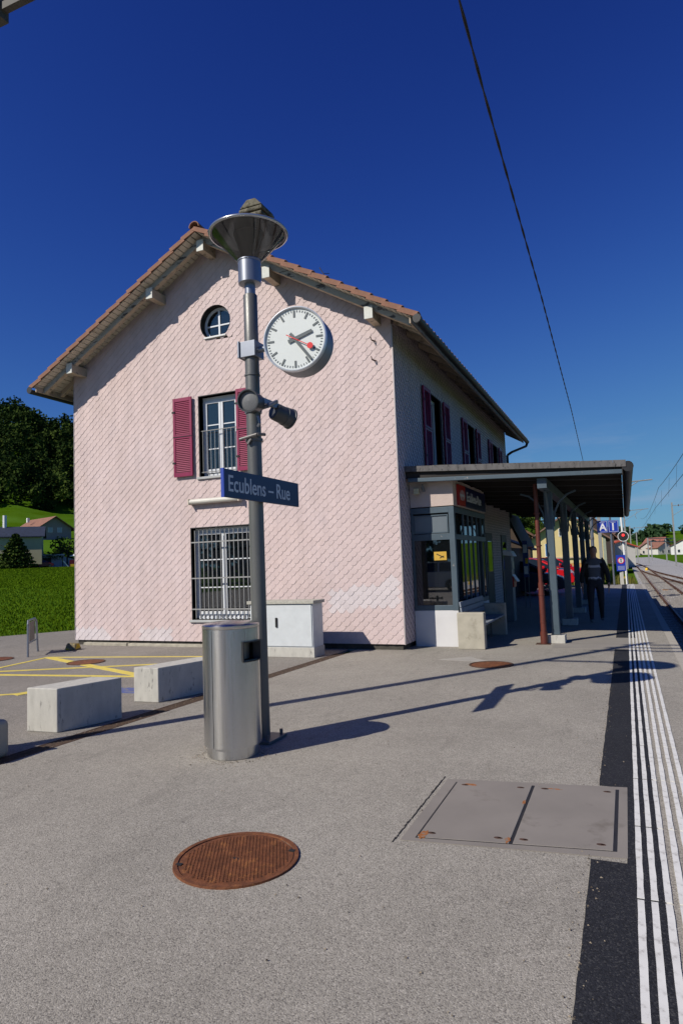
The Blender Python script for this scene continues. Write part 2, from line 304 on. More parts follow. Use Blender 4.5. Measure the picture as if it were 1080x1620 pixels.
def text_mb(txt, size, fx, depth=.003, bold=0., sx=1., align='LEFT'):
    """flat raised lettering; fx maps (u,v,w)->3D"""
    cu = bpy.data.curves.new('t', 'FONT'); cu.body = txt; cu.size = size; cu.extrude = depth/2; cu.offset = bold; cu.align_x = align; cu.resolution_u = 4
    o = bpy.data.objects.new('t', cu); C.objects.link(o)
    dg = bpy.context.evaluated_depsgraph_get(); me = bpy.data.meshes.new_from_object(o.evaluated_get(dg))
    mb = MB(); mb._add([fx(v.co.x*sx, v.co.y, v.co.z) for v in me.vertices], [tuple(p.vertices) for p in me.polygons])
    bpy.data.objects.remove(o); bpy.data.curves.remove(cu); bpy.data.meshes.remove(me)
    return mb

# ------------------------------------------------------------------ terrain
RK = [0, 20, 158, 200, 390, 505, 700, 1200, 1700, 6000]
PL = [0, 0, 3.2, 10.5, 26, 43, 138, 150, 150, 150]
PM = [0, 0, 0, 0, 2, 12, 40, 52, 60, 60]
PR = [0, 0, 0, 0, 0, 0, 2, 17, 42, 46]
def lerpk(k, a, r):
    for i in range(len(k)-1):
        if r <= k[i+1]:
            t = (r-k[i])/(k[i+1]-k[i]); return a[i]+(a[i+1]-a[i])*t
    return a[-1]
def H(x, y):
    r = math.hypot(x, y); th = math.degrees(math.atan2(-x, y))
    if th < -90: th = 120 if th < -135 else -90
    L_, M_, R_ = (lerpk(RK, q, r) for q in (PL, PM, PR))
    if th >= 44: h = L_
    elif th >= 9: t = (th-9)/35; t = t*t*(3-2*t)*.55+t*.45; h = M_+(L_-M_)*t
    elif th >= 0: h = R_+(M_-R_)*(th/9)
    else: h = R_
    if r > 420 and th > 40: h += (14*math.exp(-((th-49.6)/1.5)**2)+3*math.exp(-((th-46)/.5)**2)-5*math.exp(-((th-47)/.35)**2))*min(1, (r-420)/180)
    if th > 95: h *= max(0, 1-(th-95)/25)
    if r > 250: h += (math.sin(x*.011+y*.004)*4+math.sin(y*.017-x*.006)*3)*min(1, (r-250)/300)
    return h
def axis(lo, hi, extra):
    a = [0.]; s = 2.
    while a[-1] < hi: a.append(a[-1]+s); s *= 1.045 if s < 26 else 1.02
    b = [0.]; s = 2.
    while b[-1] > lo: b.append(b[-1]-s); s *= 1.045 if s < 26 else 1.02
    return sorted(set([q for q in a+b if all(abs(q-e) > .6 for e in extra)]+extra))
xs = axis(-1500, 900, [-1.35, -1.15]); ys = axis(-300, 5200, [14., 16.])
g = MB()
nx = len(xs)
g.v = [(x, y, (H(x, y)-.04 if x < -1.25 else H(x, y)-1.0)) for y in ys for x in xs]
g.f = [(j*nx+i, j*nx+i+1, (j+1)*nx+i+1, (j+1)*nx+i) for j in range(len(ys)-1) for i in range(nx-1)]
g.m = [0]*len(g.f); g.t = [(0, 0, 0)]*len(g.f)
m_grass = M('meadow_grass', (.055, .115, .004), .95, var=.30, vs=1.6, spec=0, c2=(.075, .155, .016), lo=.40, hi=.66, s2=.03, det=8)
m_far = M('far_fields', (.05, .11, .03), .9, var=.4, vs=.01, spec=.1)
struct('meadow', g, m_grass, smooth=60)

# forecourt asphalt
def LG(y): return -4.98+.051*(y-7.4)     # drain line
fc = MB()
poly = [(LG(11)-.09, 11.0), (LG(11)-.09, 11.56), (-4.5, 11.56), (-4.5, 24.), (-3.8, 24.), (-3.8, 52), (-16, 52), (-14, 17), (-14.5, 14.4), (-15.5, 12.77), (-19, 6.5), (-26, -4), (-26, -40), (1, -40), (1, -6.0), (LG(-6)-.09, -6)]
fc.prism(poly, lambda u, v: (u, v, 0), lambda u, v: (u, v, -.3))
struct('forecourt', fc, m_asph)
kb = MB()
# platform slab
pf = MB()
poly = [(LG(-6)+.09, -6), (.60, -6), (.60, 36.4), (-1.3, 36.4), (-3.8, 36.4), (-3.8, 24), (-4.5, 24), (-4.5, 11.56), (LG(11)+.09, 11.56), (LG(11)+.09, 11.0)]
pf.prism(poly, lambda u, v: (u, v, 0), lambda u, v: (u, v, -1.2))
struct('platform', pf, m_plat)
plat = bpy.data.objects['platform']
k = MB().bx(0, .13, 0, .985, -1.2, .002)
kme = k.mesh('kerb_stone', m_kerb)
for i in range(43):
    inst('kerb_stone', kme, plat, (.60, -6+i*.986+.002, 0))
# platform surface patches
pp = MB().bx(-1.28, -.06, 12.12, 13.72, 0, .004)
q = struct('repair_patch', pp, M('patch_concrete', (.26, .24, .21), .85, var=.08, vs=3, bump=.2, bs=150)); q.parent = plat
for n_, (x0, x1, y0, y1) in enumerate([(-.275, -.052, -4., 3.84), (-.10, -.052, 3.84, 5.05), (-.275, -.052, 5.05, 12.1), (-.275, -.052, 13.74, 36.2)]):
    b_ = MB()
    nseg = max(2, int((y1-y0)/.12)); L0 = []; 
    for i in range(nseg+1): L0.append((x0+random.uniform(-.003, .003), y0+(y1-y0)*i/nseg))
    b_.prism(L0+[(.066, y1), (.066, y0)], lambda u, v: (u, v, .004), lambda u, v: (u, v, -.01))
    q = P('bitumen_band', b_, m_black, plat)
# tactile stripes
tac = thing('tactile_stripes', 'six white raised guidance stripes running along the platform edge', 'guidance strip', (-.055, 2, 0))
smes = []
for v_ in range(4):
    s = MB(); n = 7; a = [(random.uniform(-.0015, .0015), .009+.877*i/n) for i in range(n+1)]; b2 = [(.030+random.uniform(-.0015, .0015), .009+.877*i/n) for i in range(n, -1, -1)]
    s.prism(b2+a, lambda u, v: (u, v, .0065), lambda u, v: (u, v, 0)); smes.append(s.mesh('stripe', m_line))
yy = -.108; rows = []
while yy < 36: rows.append(yy); yy += .895
for y in rows:
    for kx in range(6):
        if y > 12.3 and y < 13.6 and kx > 2 and random.random() < .0: continue
        inst('stripe', random.choice(smes), tac, (kx*.0592, y-2, 0))

# track bed
tb = MB()
tb.bx(.76, 9.5, -20, 620, -1.3, -.80)
struct('track_bed', tb, M('ballast_ground', (.36, .355, .345), .95, var=.45, vs=14, bump=1., bs=16, spec=.1, c2=(.20, .18, .16), lo=.58, hi=.75, s2=1.2))
st = MB()
rnd = random.Random(3)
for i in range(15000):
    y = 14+ (rnd.random()**1.6)*60; x = rnd.uniform(.8, 8.5)
    if rnd.random() < .0: continue
    s_ = rnd.uniform(.02, .045); a = rnd.uniform(0, 3)
    c0 = Vector((x, y, -.79+rnd.uniform(-.01, .03)))
    vs = [c0+Vector((math.cos(a+j*2.1)*s_, math.sin(a+j*2.1)*s_, -.01)) for j in range(3)]+[c0+Vector((rnd.uniform(-.01, .01), rnd.uniform(-.01, .01), s_*.9))]
    st._add(vs, [(0, 1, 3), (1, 2, 3), (2, 0, 3)], 0, None)
P('ballast_stones', st, M('ballast_stone', (.33, .325, .31), .9, var=.4, vs=9, spec=.2), None, kind='stuff')['label'] = 'loose grey ballast stones between and beside the rails'
bpy.data.objects['ballast_stones']['category'] = 'ballast'
# rails: gauge as seen, near track straight; second track leaves it by a switch far off
m_railr = M('rail_rust', (.105, .048, .026), .8, .3, var=.25, vs=8)
m_railt = M('rail_top', (.22, .15, .11), .6, .2, var=.15)
def rail(path, tr):
    a = MB(); b2 = MB()
    for p0, p1 in zip(path[:-1], path[1:]):
        a.bar((*p0, -.775), (*p1, -.775), .13, .03); a.bar((*p0, -.71), (*p1, -.71), .03, .10); a.bar((*p0, -.65), (*p1, -.65), .07, .04)
        b2.bar((*p0, -.6285), (*p1, -.6285), .055, .003)
    r_o = P('rail', a, m_railr, tr); P('rail_head', b2, m_railt, r_o)
sleeper = MB().bx(-1.1, 1.1, -.13, .13, -.84, -.765).mesh('sleeper', M('sleeper_concrete', (.26, .24, .21), .9, var=.2, vs=3))
tr1 = thing('railway_track', 'rusty brown railway track nearest the platform edge, with sleepers in grey ballast', 'railway track', (2.1, 0, -.8))
def curve1(y): return -max(0, y-95)**2*.00035
rail([(1.53+curve1(y), y) for y in range(-14, 320, 12)], tr1); rail([(2.68+curve1(y), y) for y in range(-14, 320, 12)], tr1)
for i in range(150): inst('sleeper', sleeper, tr1, (curve1(-5+i*.62), -5+i*.62, .8-.0))
tr2 = thing('railway_track', 'rusty second railway track curving away to the right, beyond the first', 'railway track', (5.2, 0, -.8))
def off2(y): t = min(1, max(0, (96-y)/70)); return 2.9*(t*t*(3-2*t))
rail([(1.53+off2(y)+curve1(y), y) for y in range(-14, 320, 6)], tr2); rail([(2.68+off2(y)+curve1(y), y) for y in range(-14, 320, 6)], tr2)
for i in range(150):
    y = -5+i*.62
    if off2(y) > 1.6: inst('sleeper', sleeper, tr2, (2.1+off2(y)-5.2, y, .8))
for i, (x, y, lb) in enumerate([(-.2, 62, 'small yellow track lamp box at the far end of the platform, left of the rails'), (2.3, 93, 'small yellow marker between the rails beyond the switch'), (7.3, 60, 'small yellow marker right of the second track')]):
    b_ = MB().lathe([(.16, 0), (.18, .18), (.12, .3), (.04, .34)], (x, y, -.8), 12); b_.bx(x-.2, x+.2, y-.15, y+.15, -.84, -.78)
    solo('track_marker', b_, M('marker_yellow', (.8, .5, .02), .5), lb, 'track marker', (x, y, -.8), 'yellow track markers', smooth=40)
op = MB().bx(1.9, 2.3, 45, 45.8, -.80, -.765)
solo('balise', op, M('balise_orange', (.65, .30, .05), .6), 'flat orange plate lying between the rails of the near track', 'track plate', (2.1, 45.4, -.8), bevel=.01)

# ------------------------------------------------------------------ drain channel
dr = thing('drain_channel', 'narrow rusty slotted drain grate crossing from the leftmost block to the grey cabinet', 'drain', (LG(6), 6, 0))
dang = math.atan(.051)
b_ = MB()
for s_ in (-1, 1):
    b_.prism([(s_*.088-.008, -12), (s_*.088+.008, -12), (s_*.088+.008, 5.0), (s_*.088-.008, 5.0)], lambda u, v: (u+.051*v, v, .003), lambda u, v: (u+.051*v, v, -.1))
P('rim', b_, m_rustd, dr, local=True)
b_ = MB(); b_.prism([(-.08, -12), (.08, -12), (.08, 5), (-.08, 5)], lambda u, v: (u+.051*v, v, -.05), lambda u, v: (u+.051*v, v, -.1)); P('channel_bed', b_, m_dark, dr, local=True)
gm = MB()
for i in range(16): gm.bx(-.08, .08, i*.0310+.002, i*.0310+.017, -.03, .001)
gm.bx(-.080, -.066, 0, .49, -.031, -.001); gm.bx(.066, .080, 0, .49, -.031, -.001); gm.bx(-.005, .005, 0, .49, -.031, -.002)
gme = gm.mesh('grate', m_drain)
for i in range(20):
    y = -5+i*.5; inst('grate', gme, dr, (.051*y, y, 0), (0, 0, -dang))

# yellow parking marks
ym = thing('parking_marking', 'yellow painted parking bay lines with crossing diagonals left of the gable wall', 'road marking', (-9, 8.5, 0))
def yline(p, q, w_=.10, z=.004):
    p = Vector((*p, 0)); q = Vector((*q, 0)); d = (q-p).normalized(); n = Vector((-d.y, d.x, 0))*w_/2; b_ = MB()
    N = max(2, int((q-p).length/.15)); A = []; B = []
    for i in range(N+1):
        c = p+(q-p)*i/N; A.append((c+n*(1+random.uniform(-.05, .05))).xy[:]); B.append((c-n*(1+random.uniform(-.05, .05))).xy[:])
    b_.prism(B+A[::-1], lambda u, v: (u, v, z), lambda u, v: (u, v, -.005)); P('painted_line', b_, m_yel, ym)
yline((-10.4, 9.7), (-6.9, 10.32), .09, .004); yline((-10.45, 9.73), (-9.9, 6.2), .09, .005)
yline((-10.4, 9.66), (-7.0, 8.27), .15, .006); yline((-10.6, 7.75), (-7.2, 9.46), .09, .007); yline((-10.4, 7.74), (-6.4, 8.25), .09, .008)
yline((-9.9, 5.3), (-7.62, 6.75), .08, .004); yline((-7.72, 6.6), (-7.62, 6.92), .17, .005)
bq = MB().prism([(-6.63, 7.02), (-6.0, 7.08), (-6.05, 7.42), (-6.68, 7.36)], lambda u, v: (u, v, .004), lambda u, v: (u, v, -.005))
solo('blue_marking', bq, M('blue_road_paint', (.09, .12, .30), .8, var=.2, vs=8, c2=(.2, .19, .18), lo=.5, hi=.6, s2=12), 'small faded blue painted patch on the asphalt between the two concrete blocks', 'road marking', (-6.3, 7.2, 0))

# ------------------------------------------------------------------ the station house
GY = 11.55; XL, XR = -11.60, -3.77; YB = 24.1; RX = -7.68
def zt(x): return 8.64-.585*abs(x-RX)
def zw(x): return zt(x)-.125
house = thing('station_house', 'two-storey pink shingled station house with clay tiled gable roof and burgundy shutters', 'house', (-7.7, 17.8, 0))
OP = {'upper': (-8.12, -7.20, 3.53, 5.25), 'lower': (-8.38, -6.93, .55, 2.46)}
RC, RR = (-7.66, 6.80), .375
round_poly = [(RC[0]+RR*math.cos(a*math.pi/12), max(RC[1]-.30, RC[1]+RR*math.sin(a*math.pi/12))) for a in range(24)]
rp = []
for p in round_poly:
    if not rp or (abs(p[0]-rp[-1][0])+abs(p[1]-rp[-1][1])) > 1e-4: rp.append(p)
round_poly = [p for i, p in enumerate(rp) if not (abs(p[1]-(RC[1]-.30)) < 1e-6 and abs(rp[i-1][1]-(RC[1]-.30)) < 1e-6 and abs(rp[(i+1) % len(rp)][1]-(RC[1]-.30)) < 1e-6)]
holes_g = [[(a, c), (b, c), (b, d), (a, d)] for a, b, c, d in OP.values()]+[round_poly]
def cut(poly, a, b, keep_left):
    """clip convex poly by the line a->b"""
    out = []; n = len(poly)
    def sd(p): v = (b[0]-a[0])*(p[1]-a[1])-(b[1]-a[1])*(p[0]-a[0]); return v if keep_left else -v
    for i in range(n):
        p, q = poly[i], poly[(i+1) % n]; sp, sq = sd(p), sd(q)
        if sp >= 0: out.append(p)
        if (sp > 1e-9 and sq < -1e-9) or (sp < -1e-9 and sq > 1e-9):
            t = sp/(sp-sq); out.append((p[0]+(q[0]-p[0])*t, p[1]+(q[1]-p[1])*t))
    return out if len(out) > 2 else []
def area(p): return abs(sum(p[i][0]*p[(i+1) % len(p)][1]-p[(i+1) % len(p)][0]*p[i][1] for i in range(len(p))))/2
def subtract(poly, hole):
    hx = [p[0] for p in hole]; hz = [p[1] for p in hole]
    if max(p[0] for p in poly) <= min(hx) or min(p[0] for p in poly) >= max(hx) or max(p[1] for p in poly) <= min(hz) or min(p[1] for p in poly) >= max(hz): return [poly]
    res = []; rest = poly
    for i in range(len(hole)):
        a, b = hole[i], hole[(i+1) % len(hole)]
        o = cut(rest, a, b, False)
        if o and area(o) > 1e-5: res.append(o)
        rest = cut(rest, a, b, True)
        if not rest or area(rest) < 1e-6: return res
    return res
# structural wall shell with real openings (front), side and back
shell = MB()
def wall_pieces(outer, holes, f0, f1):
    ps = [outer]
    for h in holes: ps = [q for p in ps for q in subtract(p, h)]
    for p in ps: shell.prism(p, f0, f1)
outer = [(XL+.02, .12), (XR-.02, .12), (XR-.02, zw(XR)-.02), (RX, zw(RX)-.02), (XL+.02, zw(XL)-.02)]
wall_pieces(outer, holes_g, lambda u, v: (u, GY+.02, v), lambda u, v: (u, GY+.32, v))
SIDEW = [(13.9, 14.95), (17.55, 18.65), (21.2, 22.35)]
holes_s = [[(a, 3.55), (b, 3.55), (b, 5.3), (a, 5.3)] for a, b in SIDEW]
outer = [(GY+.02, .12), (YB, .12), (YB, 6.2), (GY+.02, 6.2)]
wall_pieces(outer, holes_s, lambda u, v: (XR-.02, u, v), lambda u, v: (XR-.30, u, v))
shell.bx(XL+.02, XL+.32, GY+.33, YB, .12, 6.2); 
shell.prism([(XL+.33, .12), (XR-.31, .12), (XR-.31, 6.2), (RX, 8.3), (XL+.33, 6.2)], lambda u, v: (u, YB-.3, v), lambda u, v: (u, YB, v))
shell.bx(XL+.33, XR-.31, GY+.34, YB-.3, 2.9, 3.1)
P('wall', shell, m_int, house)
# plinth
pl = MB(); pl.bx(XL+.05, XR-.05, GY+.03, YB-.05, -.1, .125); P('plinth', pl, M('plinth_dark', (.06, .055, .045), .9, var=.3, vs=5), house)
x = XL+.32
for i, wd in enumerate((1.25, 2.1, 1.3)):
    b_ = MB().bx(x, x+wd-.03, GY-.10, GY+.02, -.05, .058-i*.006); P('plinth_stone', b_, M('plinth_stone', (.40, .37, .29), .85, var=.25, vs=6, bump=.5, bs=30), house, bevel=.012); x += wd
# scale tiles
TW, TR_, = .185, .081
hexp = [(-.033, 0), (.033, 0), (.0925, .071), (.0925, .158), (-.0925, .158), (-.0925, .071)]
def patch_white(x, z):
    if -5.25 < x < -3.8 and .62+.10*(x+5.2) < z < 1.02+.16*(x+5.2)+.05*math.sin(x*9): return 1
    if x < -10.55 and z < .34: return 1 if (x < -10.7 or z < .2) else 0
    if -9.75 < x < -8.9 and z < .27: return 1
    if -6.2 < x < -5.9 and z < .3: return 0
    return 0
def tiles(Y_of, u0, u1, ztop, holes, part_fn, joined, max_parts, side=1, white=None, rs=1):
    rr = random.Random(rs); tl = []; k = 0; z = .105-.081
    while z < 8.6:
        off = (k % 2)*TW/2
        n0 = int(math.floor((u0-off)/TW))-1; n1 = int(math.ceil((u1-off)/TW))+1
        for i in range(n0, n1+1):
            u = off+i*TW; tl.append((u, z))
        z += TR_; k += 1
    out = []
    for (u, z) in tl:
        poly = [(u+a, z+b) for a, b in hexp]; full = True
        for (a, b) in (((u0, 0), (u0, 9)), ((u1, 9), (u1, 0)), ((99, .105), (-99, .105))):
            q_ = cut(poly, a, b, False)
            if not q_ or abs(area(q_)-area(poly)) > 1e-7: full = False
            poly = q_
            if not poly: break
        if not poly: continue
        zmax = max(ztop(p[0]) for p in poly)
        if z > zmax: continue
        ps = [poly]
        for h in holes:
            n_ = [q for p in ps for q in subtract(p, h)]
            if len(n_) != len(ps) or any(abs(area(a)-area(b)) > 1e-7 for a, b in zip(n_, ps)): full = False
            ps = n_
        if not ps: continue
        out.append((u, z, ps, full))
    return out, rr
gt, rr = tiles(None, XL, XR, zw, holes_g, None, None, 300, rs=4)
def tile_depth(zrel): return .015-.066*zrel   # lower edge proud, tucked behind the course above
gab = MB(); parts = []
cand = sorted([t for t in gt if t[3]], key=lambda t: (t[0]-0)**2+(t[1]-1.6)**2)[:300]
cset = set((round(t[0], 4), round(t[1], 4)) for t in cand)
def tone_for(u, z, rr, lichen=True):
    wv = 1 if patch_white(u, z) else 0
    b = rr.random()
    li = 1 if (lichen and not wv and u > -6.9 and rr.random() < (.13 if z < 4.5 else .03)) else (.9 if rr.random() < .004 else 0)
    fr = (b, wv, 0); ed = (b*.8, wv, li)
    return fr, ed
def tile_prism(mb, ps, z, fmap, fr, ed, j=0.):
    for p in ps:
        n = len(p)
        f0 = lambda u, v: fmap(u, v, tile_depth(v-z)+j); f1 = lambda u, v: fmap(u, v, tile_depth(v-z)+j-.0075)
        t = [fr, fr]+[ed]*n
        mb.prism(p, f0, f1, 0, t)
fm_g = lambda u, v, d: (u, GY-d, v)
wallobj = bpy.data.objects['wall']
vmesh = {}
for (u, z, ps, full) in gt:
    if (round(u, 4), round(z, 4)) in cset:
        fr, ed = tone_for(u, z, rr)
        key = (round(fr[0]*5)/5, fr[1], 1 if ed[2] else 0)
        if key not in vmesh:
            mb = MB(); tile_prism(mb, [hexp], 0, lambda a, b, d: (a, -d, b), (key[0], key[1], 0), (key[0]*.8, key[1], key[2]))
            vmesh[key] = mb.mesh('wall_tile', m_pink, tone=True)
        b0 = house['base']
        o = inst('wall_tile', vmesh[key], house, (u-b0[0], GY-b0[1]-rr.uniform(0, .003), z-b0[2]), (rr.uniform(-.008, .008), rr.uniform(-.02, .02), rr.uniform(-.006, .006)))
    else:
        fr, ed = tone_for(u, z, rr); tile_prism(gab, ps, z, fm_g, fr, ed, rr.uniform(0, .003))
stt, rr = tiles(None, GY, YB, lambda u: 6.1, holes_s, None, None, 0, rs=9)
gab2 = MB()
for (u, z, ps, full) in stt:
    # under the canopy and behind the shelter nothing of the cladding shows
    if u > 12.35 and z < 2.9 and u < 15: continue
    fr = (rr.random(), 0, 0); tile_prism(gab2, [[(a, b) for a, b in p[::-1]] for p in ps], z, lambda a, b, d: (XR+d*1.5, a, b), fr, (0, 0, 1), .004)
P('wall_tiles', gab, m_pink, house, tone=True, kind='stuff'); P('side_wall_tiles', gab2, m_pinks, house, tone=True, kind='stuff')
b_ = MB(); b_.bx(XR-.004, XR+.020, GY-.024, GY-.004, .10, 6.05); P('corner_strip', b_, M('corner_zinc', (.42, .38, .38), .5, .3), house)
b_ = MB(); b_.bx(XL-.006, XL+.006, GY-.02, GY+.02, .10, 6.0); P('corner_strip', b_, MATS['corner_zinc'], house)
for z in (5.42, 5.80):
    b_ = MB(); x = -4.13
    b_.tube([(x, GY, z), (x-.01, GY-.10, z-.01), (x-.02, GY-.12, z+.05)], .010, 6); b_.bar((x-.04, GY-.03, z+.02), (x+.05, GY-.03, z-.02), .012, .012); P('wall_hook', b_, m_rustd, house)

def window(x0, x1, z0, z1, Y, nrow=3, leaves=2, curtain=True, reveal=.2):
    """casement window in the front wall: reveal > frame, leaves, muntins, panes"""
    rv = MB()
    rv.bx(x0-.012, x0, Y-.02, Y+reveal, z0, z1); rv.bx(x1, x1+.012, Y-.02, Y+reveal, z0, z1); rv.bx(x0-.012, x1+.012, Y-.02, Y+reveal, z1, z1+.015)
    wnd = P('window', rv, m_reveal, house)
    fy = Y+reveal-.06
    fr = MB(); t = .06
    fr.bx(x0+.002, x0+t, fy, fy+.07, z0+.02, z1); fr.bx(x1-t, x1-.002, fy, fy+.07, z0+.02, z1); fr.bx(x0+t, x1-t, fy, fy+.07, z1-t-.03, z1-.002); fr.bx(x0+t, x1-t, fy, fy+.07, z0+.02, z0+t+.02)
    P('frame', fr, m_frame, wnd, bevel=.004)
    lw = (x1-x0-2*t)/leaves
    for i in range(leaves):
        a = x0+t+i*lw+.004; b = a+lw-.008; lf = MB(); s_ = .05; yz0 = z0+t+.024; yz1 = z1-t-.034
        lf.bx(a, a+s_, fy-.022, fy+.03, yz0, yz1); lf.bx(b-s_, b, fy-.022, fy+.03, yz0, yz1); lf.bx(a+s_, b-s_, fy-.022, fy+.03, yz1-s_, yz1); lf.bx(a+s_, b-s_, fy-.022, fy+.03, yz0, yz0+s_+.03)
        P('casement', lf, m_frame, wnd, bevel=.004)
        for k in range(1, nrow):
            zz = yz0+(yz1-yz0)*k/nrow; P('muntin', MB().bx(a+s_, b-s_, fy-.008, fy+.02, zz-.011, zz+.011), m_frame, wnd)
        P('pane', MB().bx(a+s_, b-s_, fy+.004, fy+.008, yz0+s_, yz1-s_), m_pglass, wnd)
        if curtain:
            c = MB(); N = 14
            for q in range(N):
                u = a+(b-a)*q/N; u2_ = a+(b-a)*(q+1)/N; dy = .02*math.sin(q*1.9); dy2 = .02*math.sin((q+1)*1.9)
                c._add([(u, fy+.14+dy, z0), (u2_, fy+.14+dy2, z0), (u2_, fy+.14+dy2, z0+(z1-z0)*.62), (u, fy+.14+dy, z0+(z1-z0)*.62)], [(0, 1, 2, 3)])
            P('curtain', c, m_curt, wnd)
    sl = MB().bx(x0-.06, x1+.06, Y-.055, Y+reveal-.05, z0-.05, z0+.0); P('sill', sl, M('sill_grey', (.42, .43, .42), .7, var=.1), wnd, bevel=.006)
    return wnd
a, b, c, d = OP['upper']; wu = window(a, b, c, d, GY)
rl = MB(); zr0, zr1 = c+.10, c+.98
rl.tube([(a+.02, GY+.03, zr1), (b-.02, GY+.03, zr1)], .010, 6); rl.tube([(a+.02, GY+.03, zr0), (b-.02, GY+.03, zr0)], .010, 6)
P('rail_bar', rl, m_bars, wu)
for i in range(9):
    x = a+.06+i*(b-a-.12)/8; P('railing_rod', MB().cyl((x, GY+.03, zr0-.02), (x, GY+.03, zr1), .0075, n=6), m_bars, wu)
a, b, c, d = OP['lower']; wl = window(a, b, c, d, GY, 3, 2, False)
for i in range(13):
    x = a+.10+i*(b-a-.18)/12; P('security_bar', MB().cyl((x, GY-.02+.04*(0), c+.03, ), (x, GY-.02, d-.05), .0105, n=8), m_bars, wl)
for z in (c+.22, c+.86, d-.30):
    P('cross_bar', MB().bx(a+.0, b, GY-.028, GY-.012, z-.012, z+.012), m_bars, wl)
bt = MB()
for i in range(13):
    x = a+.16+i*(b-a-.26)/13; bt.bx(x, x+.055, GY+.0, GY+.03, c+.02, c+.085)
P('draught_slats', bt, m_frame, wl)
# round window
rw = MB(); pr = round_poly; n = len(pr)
inner = lambda u, v, k_: (RC[0]+(u-RC[0])*k_, RC[1]+(v-RC[1])*k_)
ring = MB(); vs = [(p[0], GY-.02, p[1]) for p in pr]+[(p[0], GY+.22, p[1]) for p in pr]
ring._add(vs, [(i, n+i, n+(i+1) % n, (i+1) % n) for i in range(n)]); rwo = P('round_window', ring, m_reveal, house)
fr = MB(); vs = []
for k_, y in ((.995, GY+.15), (.84, GY+.15), (.84, GY+.21), (.995, GY+.21)):
    vs += [(inner(*p, k_)[0], y, inner(*p, k_)[1]) for p in pr]
fs = [(r__*n+i, r__*n+(i+1) % n, ((r__+1) % 4)*n+(i+1) % n, ((r__+1) % 4)*n+i) for r__ in range(4) for i in range(n)]
fr._add(vs, fs); P('frame', fr, m_frame, rwo)
P('muntin', MB().bx(RC[0]-.02, RC[0]+.02, GY+.145, GY+.19, RC[1]-.25, RC[1]+.32), m_frame, rwo)
P('muntin', MB().bx(RC[0]-.31, RC[0]+.31, GY+.148, GY+.186, RC[1]-.03, RC[1]+.0), m_frame, rwo)
gl = MB(); gl.prism([inner(*p, .85) for p in pr], lambda u, v: (u, GY+.165, v), lambda u, v: (u, GY+.169, v)); P('pane', gl, m_pglass, rwo)
P('sill', MB().bx(RC[0]-.27, RC[0]+.27, GY-.05, GY+.14, RC[1]-.335, RC[1]-.30), m_whitep, rwo, bevel=.004)

def shutter(x0, x1, z0, z1, fmap):
    t = .055; b_ = MB()
    def bb(mb, u0, u1, d0, d1, v0, v1): mb.hexa([fmap(u0, d0, v0), fmap(u1, d0, v0), fmap(u1, d1, v0), fmap(u0, d1, v0), fmap(u0, d0, v1), fmap(u1, d0, v1), fmap(u1, d1, v1), fmap(u0, d1, v1)])
    zm = z0+(z1-z0)*.505
    bb(b_, x0, x0+t, .03, .065, z0, z1); bb(b_, x1-t, x1, .03, .065, z0, z1)
    for v0, v1 in ((z0, z0+.09), (zm-.045, zm+.045), (z1-.08, z1)): bb(b_, x0+t, x1-t, .031, .064, v0, v1)
    so_ = P('shutter', b_, m_shut, house, bevel=.003)
    bb2 = MB(); bb(bb2, x0+t, x1-t, .0325, .036, z0+.09, z1-.08); P('backing', bb2, m_shut, so_)
    me = None
    for v0, v1 in ((z0+.10, zm-.05), (zm+.05, z1-.085)):
        n_ = int((v1-v0)/.038)
        for i in range(n_):
            v = v0+(i+.5)*(v1-v0)/n_; s_ = MB(); h = .017
            s_.hexa([fmap(x0+t, .056, v-h), fmap(x1-t, .056, v-h), fmap(x1-t, .062, v-h+.004), fmap(x0+t, .062, v-h+.004), fmap(x0+t, .038, v+h-.004), fmap(x1-t, .038, v+h-.004), fmap(x1-t, .044, v+h), fmap(x0+t, .044, v+h)])
            P('slat', s_, m_shut, so_)
    for v in (z0+.3, z1-.3):
        h_ = MB(); bb(h_, x0-.02, x0+.05, .066, .075, v-.02, v+.02); P('hinge', h_, m_dark, so_)
    h_ = MB(); bb(h_, x0+.0, x1, .066, .074, zm-.006, zm+.006); P('tie_bar', h_, m_dark, so_)
    return so_
fg = lambda u, d, v: (u, GY-.02-d, v)
shutter(-8.74, -8.26, 3.57, 5.27, fg); shutter(-7.16, -6.68, 3.57, 5.27, fg)
fs_ = lambda u, d, v: (XR+.02+d, u, v)
for a, b in SIDEW:
    shutter(a-.60, a-.06, 3.5, 5.3, fs_); shutter(b+.06, b+.60, 3.5, 5.3, fs_)
    rv = MB(); rv.bx(XR-.25, XR+.0, a-.012, a, 3.55, 5.3); rv.bx(XR-.25, XR, b, b+.012, 3.55, 5.3); rv.bx(XR-.25, XR, a, b, 5.3, 5.315)
    sw = P('window', rv, m_reveal, house)
    fr = MB(); t = .06; X0 = XR-.2
    for u0, u1 in ((a, a+t), (b-t, b), ((a+b)/2-.04, (a+b)/2+.04)): fr.bx(X0, X0+.06, u0, u1, 3.55, 5.3)
    fr.bx(X0, X0+.058, a, b, 5.22, 5.3); fr.bx(X0, X0+.058, a, b, 3.55, 3.64); P('frame', fr, m_frame, sw)
    P('pane', MB().bx(X0+.02, X0+.025, a, b, 3.6, 5.25), m_pglass, sw)
    P('sill', MB().bx(XR-.2, XR+.06, a-.05, b+.05, 3.5, 3.55), MATS['sill_grey'], sw)
